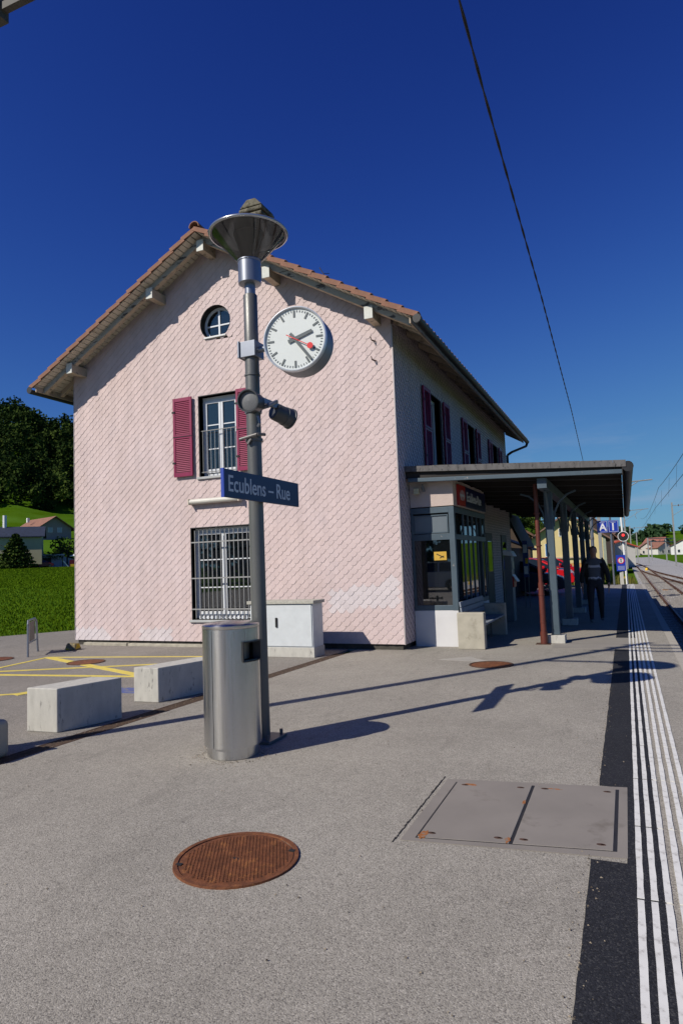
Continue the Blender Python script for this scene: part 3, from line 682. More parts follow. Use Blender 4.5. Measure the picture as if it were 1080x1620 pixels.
# strip light housing over the lower window
b_ = MB(); b_.cyl((-8.33, GY-.10, 3.01), (-7.12, GY-.10, 3.01), .055, n=14); o = P('awning_roller', b_, M('roller_cream', (.62, .60, .53), .5, var=.06, vs=4), house, smooth=40, label='long cream roller housing above the barred window')
b_ = MB(); b_.bx(-8.345, -8.32, GY-.16, GY-.0, 2.95, 3.07); b_.bx(-7.125, -7.10, GY-.16, GY, 2.95, 3.07); P('end_cap', b_, m_soff, o)

# roof ---------------------------------------------------------------
FY, BY = 10.90, 24.9
rf = MB()
for s_ in (-1, 1):
    xe = RX+s_*4.53
    rf.hexa([(RX, FY+.02, zt(RX)-.105), (xe, FY+.02, zt(xe)-.105), (xe, BY, zt(xe)-.105), (RX, BY, zt(RX)-.105), (RX, FY+.02, zt(RX)-.06), (xe, FY+.02, zt(xe)-.06), (xe, BY, zt(xe)-.06), (RX, BY, zt(RX)-.06)] if s_ > 0 else
            [(xe, FY+.02, zt(xe)-.105), (RX, FY+.02, zt(RX)-.105), (RX, BY, zt(RX)-.105), (xe, BY, zt(xe)-.105), (xe, FY+.02, zt(xe)-.06), (RX, FY+.02, zt(RX)-.06), (RX, BY, zt(RX)-.06), (xe, BY, zt(xe)-.06)])
roof = P('roof', rf, m_dark, house)
bh = house['base']
sl = math.atan(.585); NT = 16; pitch = 4.57/NT
for s_ in (-1, 1):
    # verge tiles: local x down-slope
    vt = MB(); ln = pitch/math.cos(sl)+.05
    prof = [(-.0, -.085), (.0, .0), (.05, .022), (.12, .018), (.2, .0), (.2, -.02), (.03, -.02), (.025, -.085)]
    vs = []; N = len(prof)
    for q, dz in ((0, -.008), (ln, .028)):
        vs += [(q, a_, b2+dz) for a_, b2 in prof]
    vt._add(vs, [tuple(range(N)), tuple(range(2*N-1, N-1, -1))]+[(i, N+i, N+(i+1) % N, (i+1) % N) for i in range(N)])
    vme = vt.mesh('verge_tile', m_rtile)
    for i in range(NT):
        xx = RX+s_*(i*pitch+.0); o = inst('verge_tile', vme, roof, (xx-bh[0], FY-.02-bh[1]+random.uniform(-.006, .006), zt(xx)-.035-bh[2]+random.uniform(-.004, .004)))
        o.rotation_euler = (0, sl+random.uniform(-.012, .012), 0) if s_ > 0 else (0, -sl+random.uniform(-.01, .01), 0)
        if s_ < 0: o.scale = (-1, 1, 1)
    tc_ = MB()
    for i in range(NT):
        x0, x1 = RX+s_*i*pitch, RX+s_*((i+1)*pitch+.04)
        for j in range(60):
            y0 = FY+.18+j*.2335; r0 = random.uniform(-.006, .006)
            pr_ = [(y0, 0), (y0+.04, .03), (y0+.11, .03), (y0+.15, .004), (y0+.233, .004), (y0+.233, -.02), (y0, -.02)]
            tc_.prism(pr_ if s_ < 0 else pr_[::-1], lambda u, v: (x0, u, zt(x0)-.055+v+r0), lambda u, v: (x1, u, zt(x1)-.025+v+r0))
    P('roof_tiles', tc_, m_rtile if s_ < 0 else m_rtile, roof, kind='stuff')
    # soffit boards
    for i in range(41):
        x0 = RX+s_*(.02+i*.110); x1 = x0+s_*.094
        if s_ < 0: x0, x1 = x1, x0
        b_ = MB(); y1 = GY+.05 if (i < 36) else BY
        b_.hexa([(x0, FY+.03, zt(x0)-.124), (x1, FY+.03, zt(x1)-.124), (x1, y1, zt(x1)-.124), (x0, y1, zt(x0)-.124), (x0, FY+.03, zt(x0)-.107), (x1, FY+.03, zt(x1)-.107), (x1, y1, zt(x1)-.107), (x0, y1, zt(x0)-.107)])
        P('soffit_board', b_, m_soff, roof)
    # flying rafter on the gable overhang, eave rafters behind
    def slopebar(xa, xb, y0, y1, dt, db, mat, nm='rafter', **kw):
        if xa > xb: xa, xb = xb, xa
        b_ = MB().hexa([(xa, y0, zt(xa)-db), (xb, y0, zt(xb)-db), (xb, y1, zt(xb)-db), (xa, y1, zt(xa)-db), (xa, y0, zt(xa)-dt), (xb, y0, zt(xb)-dt), (xb, y1, zt(xb)-dt), (xa, y1, zt(xa)-dt)])
        return P(nm, b_, mat, house, bevel=.004, **kw)
    slopebar(RX+s_*.005, RX+s_*4.44, 11.165, 11.27, .126, .255, m_timb)
    slopebar(RX+s_*.005, RX+s_*4.44, 11.15, 11.163, .126, .246, m_peel, 'barge_board')
    for j in range(17): slopebar(RX+s_*3.85, RX+s_*4.42, 11.62+j*.82, 11.72+j*.82, .126, .24, m_timb)
    slopebar(RX+s_*.005, RX+s_*4.53, FY+.005, FY+.018, .05, .115, m_dark, 'verge_strip')
    b_ = MB(); xe = RX+s_*4.46; b_.bx(xe-.012, xe+.012, FY+.04, BY, zt(xe)-.25, zt(xe)-.13); P('eave_board', b_, m_timb, house)
# ridge
rt = MB(); N = 8
vs = []
for q, r_0 in ((0, .125), (.42, .105)): vs += [(r_0*math.cos(math.pi*i/N), q, r_0*math.sin(math.pi*i/N)-.05) for i in range(N+1)]+[((r_0-.02)*math.cos(math.pi*i/N), q, (r_0-.02)*math.sin(math.pi*i/N)-.05) for i in range(N, -1, -1)]
K = 2*(N+1); rt._add(vs, [tuple(range(K-1, -1, -1)), tuple(range(K, 2*K))]+[(i, (i+1) % K, K+(i+1) % K, K+i) for i in range(K)])
rme = rt.mesh('ridge_tile', m_rtile)
for i in range(35): inst('ridge_tile', rme, roof, (RX-bh[0], FY-.03+i*.40-bh[1], zt(RX)-bh[2]+.0))
# purlins
for xp, dz in ((RX+.0, .36), (-9.0, .345), (-6.15, .36), (-11.27, .31), (-4.04, .34)):
    b_ = MB(); zc = zt(xp)-dz; h = .10
    b_.bx(xp-.075, xp+.075, 11.085, GY+.05, zc-h, zc+h); pu = P('purlin', b_, m_timb, house, bevel=.006)
    P('end_board', MB().bx(xp-.082, xp+.082, 11.065, 11.083, zc-h-.01, zc+h+.02), M('end_board_white', (.62, .63, .58), .6, var=.1, vs=9, c2=(.35, .33, .27), lo=.6, hi=.7, s2=9), pu)
    if xp != RX:
        s_ = -1 if xp < RX else 1
# gutters
for s_ in (-1, 1):
    xe = RX+s_*4.60; zc = zt(xe)-.12; b_ = MB(); N = 8; vs = []
    for y in (FY-.02, BY+.05):
        vs += [(xe+.075*math.cos(math.pi+math.pi*i/N), y, zc+.085*math.sin(math.pi+math.pi*i/N)) for i in range(N+1)]+[(xe+.065*math.cos(math.pi+math.pi*i/N), y, zc+.073*math.sin(math.pi+math.pi*i/N)) for i in range(N, -1, -1)]
    K = 2*(N+1); b_._add(vs, [tuple(range(K)), tuple(range(2*K-1, K-1, -1))]+[(i, K+i, K+(i+1) % K, (i+1) % K) for i in range(K)])
    b_.lathe([(0, 0), (.076, 0), (.076, .004), (0, .004)], (xe, FY-.024, zc), 16, Matrix.Rotation(R(-90), 3, 'X'))
    P('gutter', b_, m_gutter, house, smooth=40)
b_ = MB(); b_.tube([(-3.07, BY+.02, 5.80), (-3.12, BY+.0, 5.66), (-3.55, YB+.1, 5.38), (XR+.06, YB+.08, 5.28), (XR+.06, YB+.08, 3.)], .045, 8); P('downpipe', b_, m_gutter, house, smooth=50)
# chimney (top above the ridge)
ch = MB(); cx, cy = -7.98, 14.0
ch.bx(cx-.24, cx+.24, cy-.24, cy+.24, 8.0, 10.27); cho = P('chimney', ch, M('chimney_render', (.20, .17, .14), .95, var=.3, vs=6, bump=.6, bs=30), house, bevel=.015)
m_cs = M('chimney_stone', (.16, .145, .105), .95, var=.35, vs=9, bump=.9, bs=26, c2=(.07, .065, .045), lo=.5, hi=.6, s2=8)
for i, (w_, z0, z1) in enumerate(((.30, 10.27, 10.37), (.33, 10.39, 10.49))): P('cap_course', MB().bx(cx-w_, cx+w_, cy-w_, cy+w_, z0, z1, M_=None), m_cs, cho, bevel=.03)
b_ = MB(); b_.hexa([(cx-.32, cy-.32, 10.51), (cx+.32, cy-.32, 10.51), (cx+.32, cy+.32, 10.51), (cx-.32, cy+.32, 10.51), (cx-.12, cy-.3, 10.72), (cx+.12, cy-.3, 10.72), (cx+.12, cy+.3, 10.72), (cx-.12, cy+.3, 10.72)]); P('cap_stone', b_, m_cs, cho, bevel=.03)
b_ = MB(); b_.tube([(-5.45, 12.6, 7.2), (-5.55, 12.7, 7.75), (-5.85, 13., 8.20)], .010, 6); b_.tube([(-5.7, 12.85, 7.97), (-5.62, 13., 8.02)], .006, 5); P('aerial', b_, m_dark, house)

# ------------------------------------------------------------------ waiting shelter bay under the canopy
BX0, BX1, BY0, BY1 = XR+.03, -2.90, 12.12, 15.1
sh = thing('waiting_room_bay', 'glazed waiting room bay with blue-grey frames and white base under the canopy', 'shelter', (-3.3, 12.2, 0))
P('base_wall', MB().bx(BX0, BX1, BY0, BY1, -.02, .665), m_white_pl, sh, bevel=.006)
b_ = MB(); b_.bx(BX0, BX1, BY0+.02, BY1, 2.62, 3.12); P('upper_wall', b_, m_cream_pl, sh)
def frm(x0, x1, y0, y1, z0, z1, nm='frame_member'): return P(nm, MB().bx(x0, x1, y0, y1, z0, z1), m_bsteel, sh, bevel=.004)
frm(BX1-.10, BX1+.005, BY0-.005, BY0+.10, .665, 2.60, 'corner_post')
frm(BX0, BX1-.10, BY0, BY0+.06, .668, .76); frm(BX0, BX1-.10, BY0, BY0+.06, 2.49, 2.60); frm(BX0, BX1-.10, BY0+.004, BY0+.06, 1.98, 2.10)
frm(BX0, BX0+.05, BY0+.002, BY0+.06, .76, 1.98); frm(BX0, BX0+.05, BY0+.002, BY0+.06, 2.10, 2.49)
tw = P('top_light', MB().bx(BX0+.05, BX1-.12, BY0+.03, BY0+.036, 2.13, 2.44), m_blind, sh)
b_ = MB(); x0, x1 = BX0+.05, BX1-.12
for a in ((x0, x1, 2.44, 2.46), (x0, x1, 2.11, 2.13), (x0, x0+.02, 2.13, 2.44), (x1-.02, x1, 2.13, 2.44)): b_.bx(a[0], a[1], BY0+.01, BY0+.045, a[2], a[3])
P('sash', b_, m_bsteel, tw)
P('pane', MB().bx(BX0+.05, BX1-.10, BY0+.03, BY0+.036, .76, 1.98), m_sglass, sh)
b_ = MB(); stk = P('warning_sticker', MB().bx(-3.32, -3.08, BY0+.024, BY0+.028, 1.60, 1.76), M('sticker_yellow', (.62, .38, .05), .5), sh, label='yellow warning sticker on the front pane')
b_.bar((-3.27, BY0+.023, 1.72), (-3.13, BY0+.023, 1.65), .004, .016); b_.bar((-3.21, BY0+.023, 1.64), (-3.13, BY0+.023, 1.68), .004, .014); P('pictogram', b_, m_dark, stk)
# side glazing, towards the track
y = BY0+.10; frm(BX1-.06, BX1, BY0+.10, BY1, .668, .76); frm(BX1-.06, BX1, BY0+.10, BY1, 2.49, 2.60); frm(BX1-.06, BX1, BY0+.10, BY1, 1.98, 2.08)
for yy in (12.95, 13.38, 13.81, 14.24, 14.67, 15.06): frm(BX1-.058, BX1-.004, yy-.02, yy+.02, .76, 1.98); frm(BX1-.058, BX1-.004, yy-.02, yy+.02, 2.08, 2.49)
P('pane', MB().bx(BX1-.03, BX1-.024, BY0+.10, BY1, .76, 1.98), m_sglass, sh); P('pane', MB().bx(BX1-.03, BX1-.024, BY0+.10, BY1, 2.08, 2.49), m_sglass, sh)
P('interior_wall', MB().bx(BX0-.0, BX0+.02, BY0+.1, BY1, .67, 2.6), M('inner_plaster', (.16, .13, .12), .9), sh)
# name board with the double-arrow emblem
nb = thing('station_name_board', 'dark red and blue name board with white arrow emblem above the waiting room windows', 'sign', (BX1+.03, 13.7, 2.62))
P('red_panel', MB().bx(BX1+.004, BX1+.05, 12.42, 12.98, 2.64, 3.04), M('board_red', (.42, .02, .015), .4), nb, bevel=.004)
P('blue_panel', MB().bx(BX1+.004, BX1+.05, 12.985, 15.0, 2.64, 3.04), m_blue, nb, bevel=.004)
b_ = MB(); X = BX1+.052; cy_, cz_ = 12.70, 2.84
for s_ in (-1, 1):
    b_.prism([(cy_+s_*.02, cz_-.022), (cy_+s_*.02, cz_+.022), (cy_+s_*.10, cz_+.022), (cy_+s_*.10, cz_-.022)][::s_], lambda u, v: (X+.003, u, v), lambda u, v: (X-.003, u, v))
    b_.prism([(cy_+s_*.10, cz_-.10), (cy_+s_*.10, cz_+.10), (cy_+s_*.20, cz_)][::s_], lambda u, v: (X+.003, u, v), lambda u, v: (X-.003, u, v))
b_.bx(X-.003, X+.003, cy_-.018, cy_+.018, cz_-.10, cz_+.10); b_.bx(X-.002, X+.0025, cy_-.1, cy_+.1, cz_-.02, cz_+.02)
P('emblem', b_, m_text, nb)
P('lettering', text_mb('Ecublens-Rue', .27, lambda u, v, w_: (X+w_, 13.08+u, 2.755+v), .004, .004, .98), m_text, nb)
cm = MB(); cm.bx(-3.62, -3.52, 12.0, 12.08, 2.86, 2.97); o = solo('wall_sensor', cm, M('sensor_beige', (.5, .46, .28), .6), 'small beige box hanging at the canopy corner above the waiting room window', 'sensor', (-3.57, 12.04, 2.86), bevel=.006)
cm = MB(); cm.cyl((-3.45, 12.03, 3.0), (-3.43, 12.05, 2.9), .03, n=10); cm.cyl((-3.45, 12.03, 3.05), (-3.45, 12.03, 3.0), .012, n=8)
solo('camera_dome', cm, m_iron, 'small grey camera hanging beside the beige box', 'camera', (-3.45, 12.04, 2.9), smooth=40)

# bench with concrete cheeks
be = thing('bench', 'grey slatted bench with thick concrete end block beside the waiting room', 'bench', (-2.62, 13., 0))
P('end_block', MB().bx(-2.86, -2.38, 11.80, 11.98, 0, .645), m_conc2, be, bevel=.012); P('end_block', MB().bx(-2.86, -2.38, 14.05, 14.2, 0, .66), m_conc2, be, bevel=.012)
for i in range(4): P('seat_slat', MB().bx(-2.80+i*.105, -2.71+i*.105, 11.98, 14.05, .40, .435), m_bench, be, bevel=.005)
for i in range(3):
    z = .52+i*.105; P('back_slat', MB().hexa([(-2.82-.012*i, 11.985, z), (-2.79-.012*i, 11.985, z), (-2.79-.012*i, 14.04, z), (-2.82-.012*i, 14.04, z), (-2.83-.012*i, 11.985, z+.095), (-2.80-.012*i, 11.985, z+.095), (-2.80-.012*i, 14.04, z+.095), (-2.83-.012*i, 14.04, z+.095)]), m_bench, be, bevel=.004)
b_ = MB()
for y in (12.3, 13., 13.7): b_.bx(-2.84, -2.42, y-.02, y+.02, .36, .40); b_.bx(-2.64, -2.60, y-.02, y+.02, 0, .36)
P('support', b_, m_iron, be)

# ------------------------------------------------------------------ canopy
ca = thing('platform_canopy', 'dark flat platform canopy on blue-grey steel posts along the side of the house', 'canopy', (-1.3, 19, 0))
CY0, CY1 = 11.90, 27.0
def ct(x): return 3.402-.0654*(x+3.8)
def slab(x0, x1, y0, y1, d0, d1, nm, mat, **k):
    return P(nm, MB().hexa([(x0, y0, ct(x0)-d1), (x1, y0, ct(x1)-d1), (x1, y1, ct(x1)-d1), (x0, y1, ct(x0)-d1), (x0, y0, ct(x0)-d0), (x1, y0, ct(x1)-d0), (x1, y1, ct(x1)-d0), (x0, y1, ct(x0)-d0)]), mat, ca, **k)
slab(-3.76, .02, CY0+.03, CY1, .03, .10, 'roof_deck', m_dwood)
xs_ = [-3.79, -3.2, -2.72, -2.2, -1.62, -1.1, -.62, -.1, .10]
for a, b in zip(xs_[:-1], xs_[1:]): slab(a, b-.004, CY0-.02+random.uniform(0, .006), CY0+.03, -.005+random.uniform(-.004, .004), .105, 'fascia_plate', m_flash)
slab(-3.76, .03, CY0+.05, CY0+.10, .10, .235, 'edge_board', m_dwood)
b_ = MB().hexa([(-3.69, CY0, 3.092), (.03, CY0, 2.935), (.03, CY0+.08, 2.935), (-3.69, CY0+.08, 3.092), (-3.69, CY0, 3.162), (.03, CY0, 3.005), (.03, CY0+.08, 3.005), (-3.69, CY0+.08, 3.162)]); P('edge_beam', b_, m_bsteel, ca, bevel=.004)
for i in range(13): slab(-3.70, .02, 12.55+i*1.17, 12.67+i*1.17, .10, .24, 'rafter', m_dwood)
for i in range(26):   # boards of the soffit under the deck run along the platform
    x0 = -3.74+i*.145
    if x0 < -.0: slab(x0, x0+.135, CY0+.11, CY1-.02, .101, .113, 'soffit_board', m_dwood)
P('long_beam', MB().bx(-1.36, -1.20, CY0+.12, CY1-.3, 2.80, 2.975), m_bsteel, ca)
# track side gutter
N = 8; vs = []; xe, zc = .125, 3.06
for y, z_ in ((CY0+.0, zc), (CY1, zc-.02)):
    vs += [(xe+.085*math.cos(math.pi+math.pi*i/N), y, z_+.10*math.sin(math.pi+math.pi*i/N)) for i in range(N+1)]+[(xe+.075*math.cos(math.pi+math.pi*i/N), y, z_+.09*math.sin(math.pi+math.pi*i/N)) for i in range(N, -1, -1)]
K = 2*(N+1); b_ = MB(); b_._add(vs, [tuple(range(K)), tuple(range(2*K-1, K-1, -1))]+[(i, K+i, K+(i+1) % K, (i+1) % K) for i in range(K)])
b_.lathe([(0, 0), (.088, 0), (.088, .004), (0, .004)], (xe, CY0-.003, zc-.012), 16, Matrix.Rotation(R(-90), 3, 'X')); P('gutter', b_, m_gutter, ca, smooth=40)
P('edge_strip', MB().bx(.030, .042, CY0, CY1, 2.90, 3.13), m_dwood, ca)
# posts
pm = MB(); pm.bx(-.072, .072, -.072, .072, .15, 2.80)
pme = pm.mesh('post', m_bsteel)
fm = MB().bx(-.165, .165, -.165, .165, 0, .145); fme = fm.mesh('post_foot', m_conc)
br = MB()
for s_ in (-1, 1):
    q_ = [(s_*.08, 2.15), (s_*.10, 2.40), (s_*.19, 2.60), (s_*.34, 2.74), (s_*.50, 2.80)]
    for a, b in zip(q_[:-1], q_[1:]):
        br.bar((a[0], 0, a[1]), (b[0], 0, b[1]), .03, .035, up=(0, 1, 0)); br.bar((0, a[0], a[1]), (0, b[0], b[1]), .03, .035, up=(1, 0, 0))
brm = br.mesh('bracket', m_bsteel)
for i in range(5):
    y = 12.92+3.3*i; L0 = (-1.28-ca['base'][0], y-ca['base'][1], 0)
    for nm, me in (('post', pme), ('bracket', brm), ('post_foot', fme)):
        o = inst(nm, me, ca, L0)
        if nm != 'bracket': md = o.modifiers.new('bevel', 'BEVEL'); md.width = .008; md.segments = 2
b_ = MB(); px, py = -1.475, 12.70
b_.cyl((px, py, .2), (px, py, 1.12), .052, n=16); b_.cyl((px, py, 1.10), (px, py, 2.95), .040, n=16); b_.cyl((px, py, 0), (px, py, .22), .066, n=16)
for z in (.40, .90, 1.8, 2.4): b_.cyl((px, py, z-.012), (px, py, z+.012), .058, n=16)
P('downpipe', b_, m_brown, ca, smooth=40)
P('drain_cover', MB().bx(-1.62, -1.36, 12.58, 12.82, 0, .006), m_rustd, ca)

# ------------------------------------------------------------------ lamp pole
PX, PY_ = -3.235, 5.50
lp = thing('lamp_post', 'tall grey platform lamp post with saucer-shaped lamp on top, behind the steel bin', 'lamp post', (PX, PY_, 0))
P('pole', MB().lathe([(.076, 0), (.073, .4), (.069, 3.72), (.068, 4.28), (.065, 4.285)], (PX, PY_, 0), 32), m_pole, lp, smooth=40)
P('neck', MB().lathe([(.052, 4.28), (.052, 4.42)], (PX, PY_, 0), 24), m_alu, lp, smooth=40)
P('collar', MB().lathe([(.10, 4.395), (.112, 4.40), (.112, 4.615), (.119, 4.62), (.119, 4.63), (.10, 4.635)], (PX, PY_, 0), 32), m_alu, lp, smooth=30)
P('collar_joint', MB().cyl((PX, PY_, 3.47), (PX, PY_, 3.485), .077, n=32), m_pole, lp)
P('shade_rim', MB().lathe([(.376, 4.892), (.391, 4.896), (.395, 4.906), (.389, 4.918), (.378, 4.920)], (PX, PY_, 0), 64, caps=False), M('rim_metal', (.50, .52, .55), .25, .8), lp, smooth=60)
hd = P('lamp_shade', MB().lathe([(.0, 4.955), (.15, 4.95), (.33, 4.93), (.380, 4.914), (.385, 4.902), (.376, 4.898), (.30, 4.908), (.0, 4.915)], (PX, PY_, 0), 48), M('shade_grey', (.10, .105, .115), .3, .7), lp, smooth=40)
P('lamp_glass', MB().lathe([(.115, 4.628), (.360, 4.902)], (PX, PY_, 0), 48, caps=False), m_lglass, lp, smooth=60)
P('reflector', MB().lathe([(.075, 4.63), (.085, 4.70), (.15, 4.905), (.0, 4.908)], (PX, PY_, 0), 24), m_dark, lp, smooth=30)
fl = P('base_plate', MB().bx(PX-.17, PX+.17, PY_-.17, PY_+.17, .002, .028), m_iron, lp, bevel=.004)
for sx_ in (-1, 1):
    for sy_ in (-1, 1): P('bolt', MB().cyl((PX+sx_*.13, PY_+sy_*.13, .028), (PX+sx_*.13, PY_+sy_*.13, .075), .016, n=6), m_iron, fl)
# clock
clk = thing('station_clock', 'round white station clock with grey drum, showing twenty-three minutes past two', 'clock', (-2.755, 5.5, 3.74))
CR = .340; YW = R(7)
ax_ = Vector((math.sin(-YW), math.cos(YW), 0)); rt_ = Vector((math.cos(YW), math.sin(YW), 0))   # away axis / right
cc = Vector((-2.735, 5.455, 3.742))
def cf(u, v, w_): return cc+rt_*(u*.905)+Vector((0, 0, v*.905))-ax_*w_
def ringz(prof, n=64):
    mb = MB(); vs = []
    for r, wv in prof:
        for i in range(n): vs.append(cf(r*math.cos(2*math.pi*i/n), r*math.sin(2*math.pi*i/n), wv))
    fs = [(k*n+i, k*n+(i+1) % n, (k+1)*n+(i+1) % n, (k+1)*n+i) for k in range(len(prof)-1) for i in range(n)]
    if prof[0][0] > 1e-3: pass
    mb._add(vs, fs); return mb
P('drum', ringz([(.0, -.25), (.325, -.25), (.34, -.235), (.34, -.0), (.325, .004), (.0, .004)][::-1]), m_drum, clk, smooth=30)
P('bezel', ringz([(.340, -.02), (.346, -.02), (.346, .022), (.336, .026), (.325, .018), (.325, .0)][::-1]), M('bezel_alu', (.62, .66, .70), .35, .4), clk, smooth=30)
P('dial', ringz([(.326, .0052), (.0, .0054)]), m_clockf, clk)
def dialbar(ang, r0, r1, w0, w1, wz, nm, mat, par=clk):
    a = math.radians(90-ang); d = (math.cos(a), math.sin(a)); nn = (-d[1], d[0]); mb = MB()
    pts = [(d[0]*r0+nn[0]*w0/2, d[1]*r0+nn[1]*w0/2), (d[0]*r0-nn[0]*w0/2, d[1]*r0-nn[1]*w0/2), (d[0]*r1-nn[0]*w1/2, d[1]*r1-nn[1]*w1/2), (d[0]*r1+nn[0]*w1/2, d[1]*r1+nn[1]*w1/2)]
    mb.prism(pts, lambda u, v: cf(u, v, wz+.002), lambda u, v: cf(u, v, wz-.001)); return P(nm, mb, mat, par)
for i in range(60):
    if i % 5 == 0: dialbar(i*6, .232, .306, .021, .021, .007, 'hour_mark', m_hand)
    else: dialbar(i*6, .285, .306, .0075, .0075, .007, 'minute_mark', m_hand)
dialbar(71, -.075, .205, .040, .032, .016, 'hour_hand', m_hand); dialbar(143, -.075, .295, .034, .026, .020, 'minute_hand', m_hand)
sh_ = dialbar(119, -.10, .19, .010, .008, .026, 'second_hand', m_red)
a = math.radians(90-119); b_ = MB(); b_.prism([(math.cos(a)*.195+.033*math.cos(t*math.pi/10), math.sin(a)*.195+.033*math.sin(t*math.pi/10)) for t in range(20)], lambda u, v: cf(u, v, .029), lambda u, v: cf(u, v, .025)); P('second_disc', b_, m_red, sh_)
b_ = MB(); b_.cyl((PX+.06, PY_, 3.72), (-3.04, 5.53, 3.735), .030, n=12)
P('arm', b_, m_alu, clk, smooth=40)
b_ = MB(); b_.bx(PX-.082, PX+.085, PY_-.088, PY_+.09, 3.645, 3.80); b_.bx(PX-.100, PX-.082, PY_-.105, PY_+.11, 3.64, 3.805)
P('clamp', b_, m_alu, clk, bevel=.004)
for z in (3.66, 3.79): P('clamp_bolt', MB().cyl((PX-.115, PY_-.07, z), (PX-.10, PY_-.07, z), .012, n=8), m_iron, clk)

# loudspeakers
def speaker(c0, d, rad, ln, label):
    c0 = Vector(c0); d = Vector(d).normalized(); t = thing('loudspeaker', label, 'loudspeaker', tuple(c0), group='loudspeakers on the lamp post')
    a = d.orthogonal().normalized(); b = d.cross(a); M3 = Matrix((a, b, d)).transposed()
    P('housing', MB().lathe([(.0, -ln), (rad*.72, -ln), (rad*.82, -ln+.02), (rad*.84, -.09), (rad*.90, -.085), (rad*.92, -.02), (rad, -.015), (rad, 0), (rad*.90, 0), (rad*.86, -.03)], c0, 32, M3), m_spk, t, smooth=35)
    P('grille', MB().lathe([(rad*.87, -.032), (rad*.6, -.024), (0, -.02)], c0, 32, M3), m_spg, t, smooth=60)
    return t
m_spk = M('speaker_dark', (.075, .08, .085), .4, .2, var=.06); m_spg = M('speaker_grille', (.17, .175, .18), .6, .2, var=.1, vs=80)
speaker((-3.13, 5.22, 3.155), (.12, -1, -.12), .108, .22, 'dark round loudspeaker on the lamp post, its grey front facing the viewer')
speaker((-2.985, 5.80, 3.07), (.45, 1, -.30), .105, .22, 'second loudspeaker, facing away to the right behind the first')
b_ = MB(); b_.tube([(PX+.05, PY_-.02, 3.13), (-3.05, 5.45, 3.14), (-3.0, 5.55, 3.20)], .02, 8); b_.cyl((PX, PY_, 3.10), (PX, PY_, 3.17), .083, n=24); b_.bar((-3.1, 5.4, 3.20), (-3.02, 5.65, 3.16), .04, .05)
b_.tube([(-3.14, 5.42, 3.05), (-3.12, 5.42, 2.98), (-3.15, 5.43, 2.95)], .012, 6)
P('speaker_bracket', b_, m_alu, lp, smooth=40)
b_ = MB(); b_.tube([(PX-.10, PY_-.10, 2.84), (PX+.09, PY_-.10, 2.87), (PX+.12, PY_, 2.88)], .015, 8); b_.cyl((PX, PY_, 2.82), (PX, PY_, 2.85), .084, n=24); b_.bar((PX-.02, PY_-.09, 2.79), (PX+.02, PY_-.09, 2.84), .02, .02)
P('cable_clamp', b_, m_iron, lp, smooth=40)
# station name sign
sg = thing('station_sign', 'dark blue station name sign with white lettering fixed to the lamp post', 'sign', (-3.13, 5.48, 2.2))
P('panel', MB().bx(-3.145, -3.12, 4.785, 6.185, 2.222, 2.470), m_blue, sg, bevel=.002); P('edge_trim', MB().bx(-3.147, -3.118, 4.770, 4.784, 2.220, 2.472), m_blueedge, sg)
P('lettering', text_mb('Ecublens \u2013 Rue', .205, lambda u, v, w_: (-3.119+w_, 4.835+u, 2.279+v), .002, .0016, .915), m_text, sg)
b_ = MB(); b_.bx(PX+.06, -3.146, PY_-.05, PY_+.05, 2.25, 2.29); b_.bx(PX+.06, -3.146, PY_-.05, PY_+.05, 2.40, 2.44); P('holder', b_, m_iron, sg)

# bin
BXc, BYc = -3.245, 5.02
bn = thing('litter_bin', 'brushed stainless steel cylindrical litter bin in front of the lamp post', 'litter bin', (BXc, BYc, 0))
BR = .248; N = 64
body = MB(); z0b, z1b, oz0, oz1 = .10, 1.09, .82, .97; oa0, oa1 = -34, 14
angs = sorted(set([i*360/N for i in range(N)]+[oa0 % 360, oa1]))
levels = [z0b, oz0, oz1, z1b]
vs = [(BXc+BR*math.cos(R(a)), BYc+BR*math.sin(R(a)), z) for z in levels for a in angs]; n = len(angs)
fs = []
for k in range(3):
    for i in range(n):
        am = (angs[i]+((angs[(i+1) % n]-angs[i]) % 360)/2) % 360; am2 = am-360 if am > 180 else am
        if k == 1 and oa0 < am2 < oa1: continue
        fs.append((k*n+i, k*n+(i+1) % n, (k+1)*n+(i+1) % n, (k+1)*n+i))
body._add(vs, fs); P('body', body, m_steel, bn, smooth=50)
P('foot_ring', MB().lathe([(.218, 0), (.224, .005), (.224, .095), (.248, .10), (0, .10)], (BXc, BYc, 0), 48), m_steel, bn, smooth=30)
P('lid', MB().lathe([(.248, 1.092), (.250, 1.096), (.250, 1.118), (.236, 1.130), (.12, 1.144), (.0, 1.148)], (BXc, BYc, 0), 64), m_steel, bn, smooth=35)
P('lid_gap', MB().lathe([(.2465, 1.085), (.2465, 1.096)], (BXc, BYc, 0), 48, caps=False), m_dark, bn, smooth=35)
hood = MB()
for a0, a1 in ((oa0-1.5, oa0+.5), (oa1-.5, oa1+1.5)):
    pts = [(BXc+rr_*math.cos(R(a_)), BYc+rr_*math.sin(R(a_))) for a_, rr_ in ((a0, .20), (a0, .268), (a1, .268), (a1, .20))]; hood.prism(pts, lambda u, v: (u, v, oz1+.01), lambda u, v: (u, v, oz0-.01))
for z in (oz0-.012, oz1+.002):
    ps = [(BXc+.268*math.cos(R(a_)), BYc+.268*math.sin(R(a_))) for a_ in range(oa0, oa1+1, 6)]+[(BXc+.19*math.cos(R(a_)), BYc+.19*math.sin(R(a_))) for a_ in range(oa1, oa0-1, -6)]
    hood.prism(ps, lambda u, v: (u, v, z+.010), lambda u, v: (u, v, z))
P('opening_frame', hood, M('bin_slot_dark', (.05, .05, .05), .5, .4), bn)
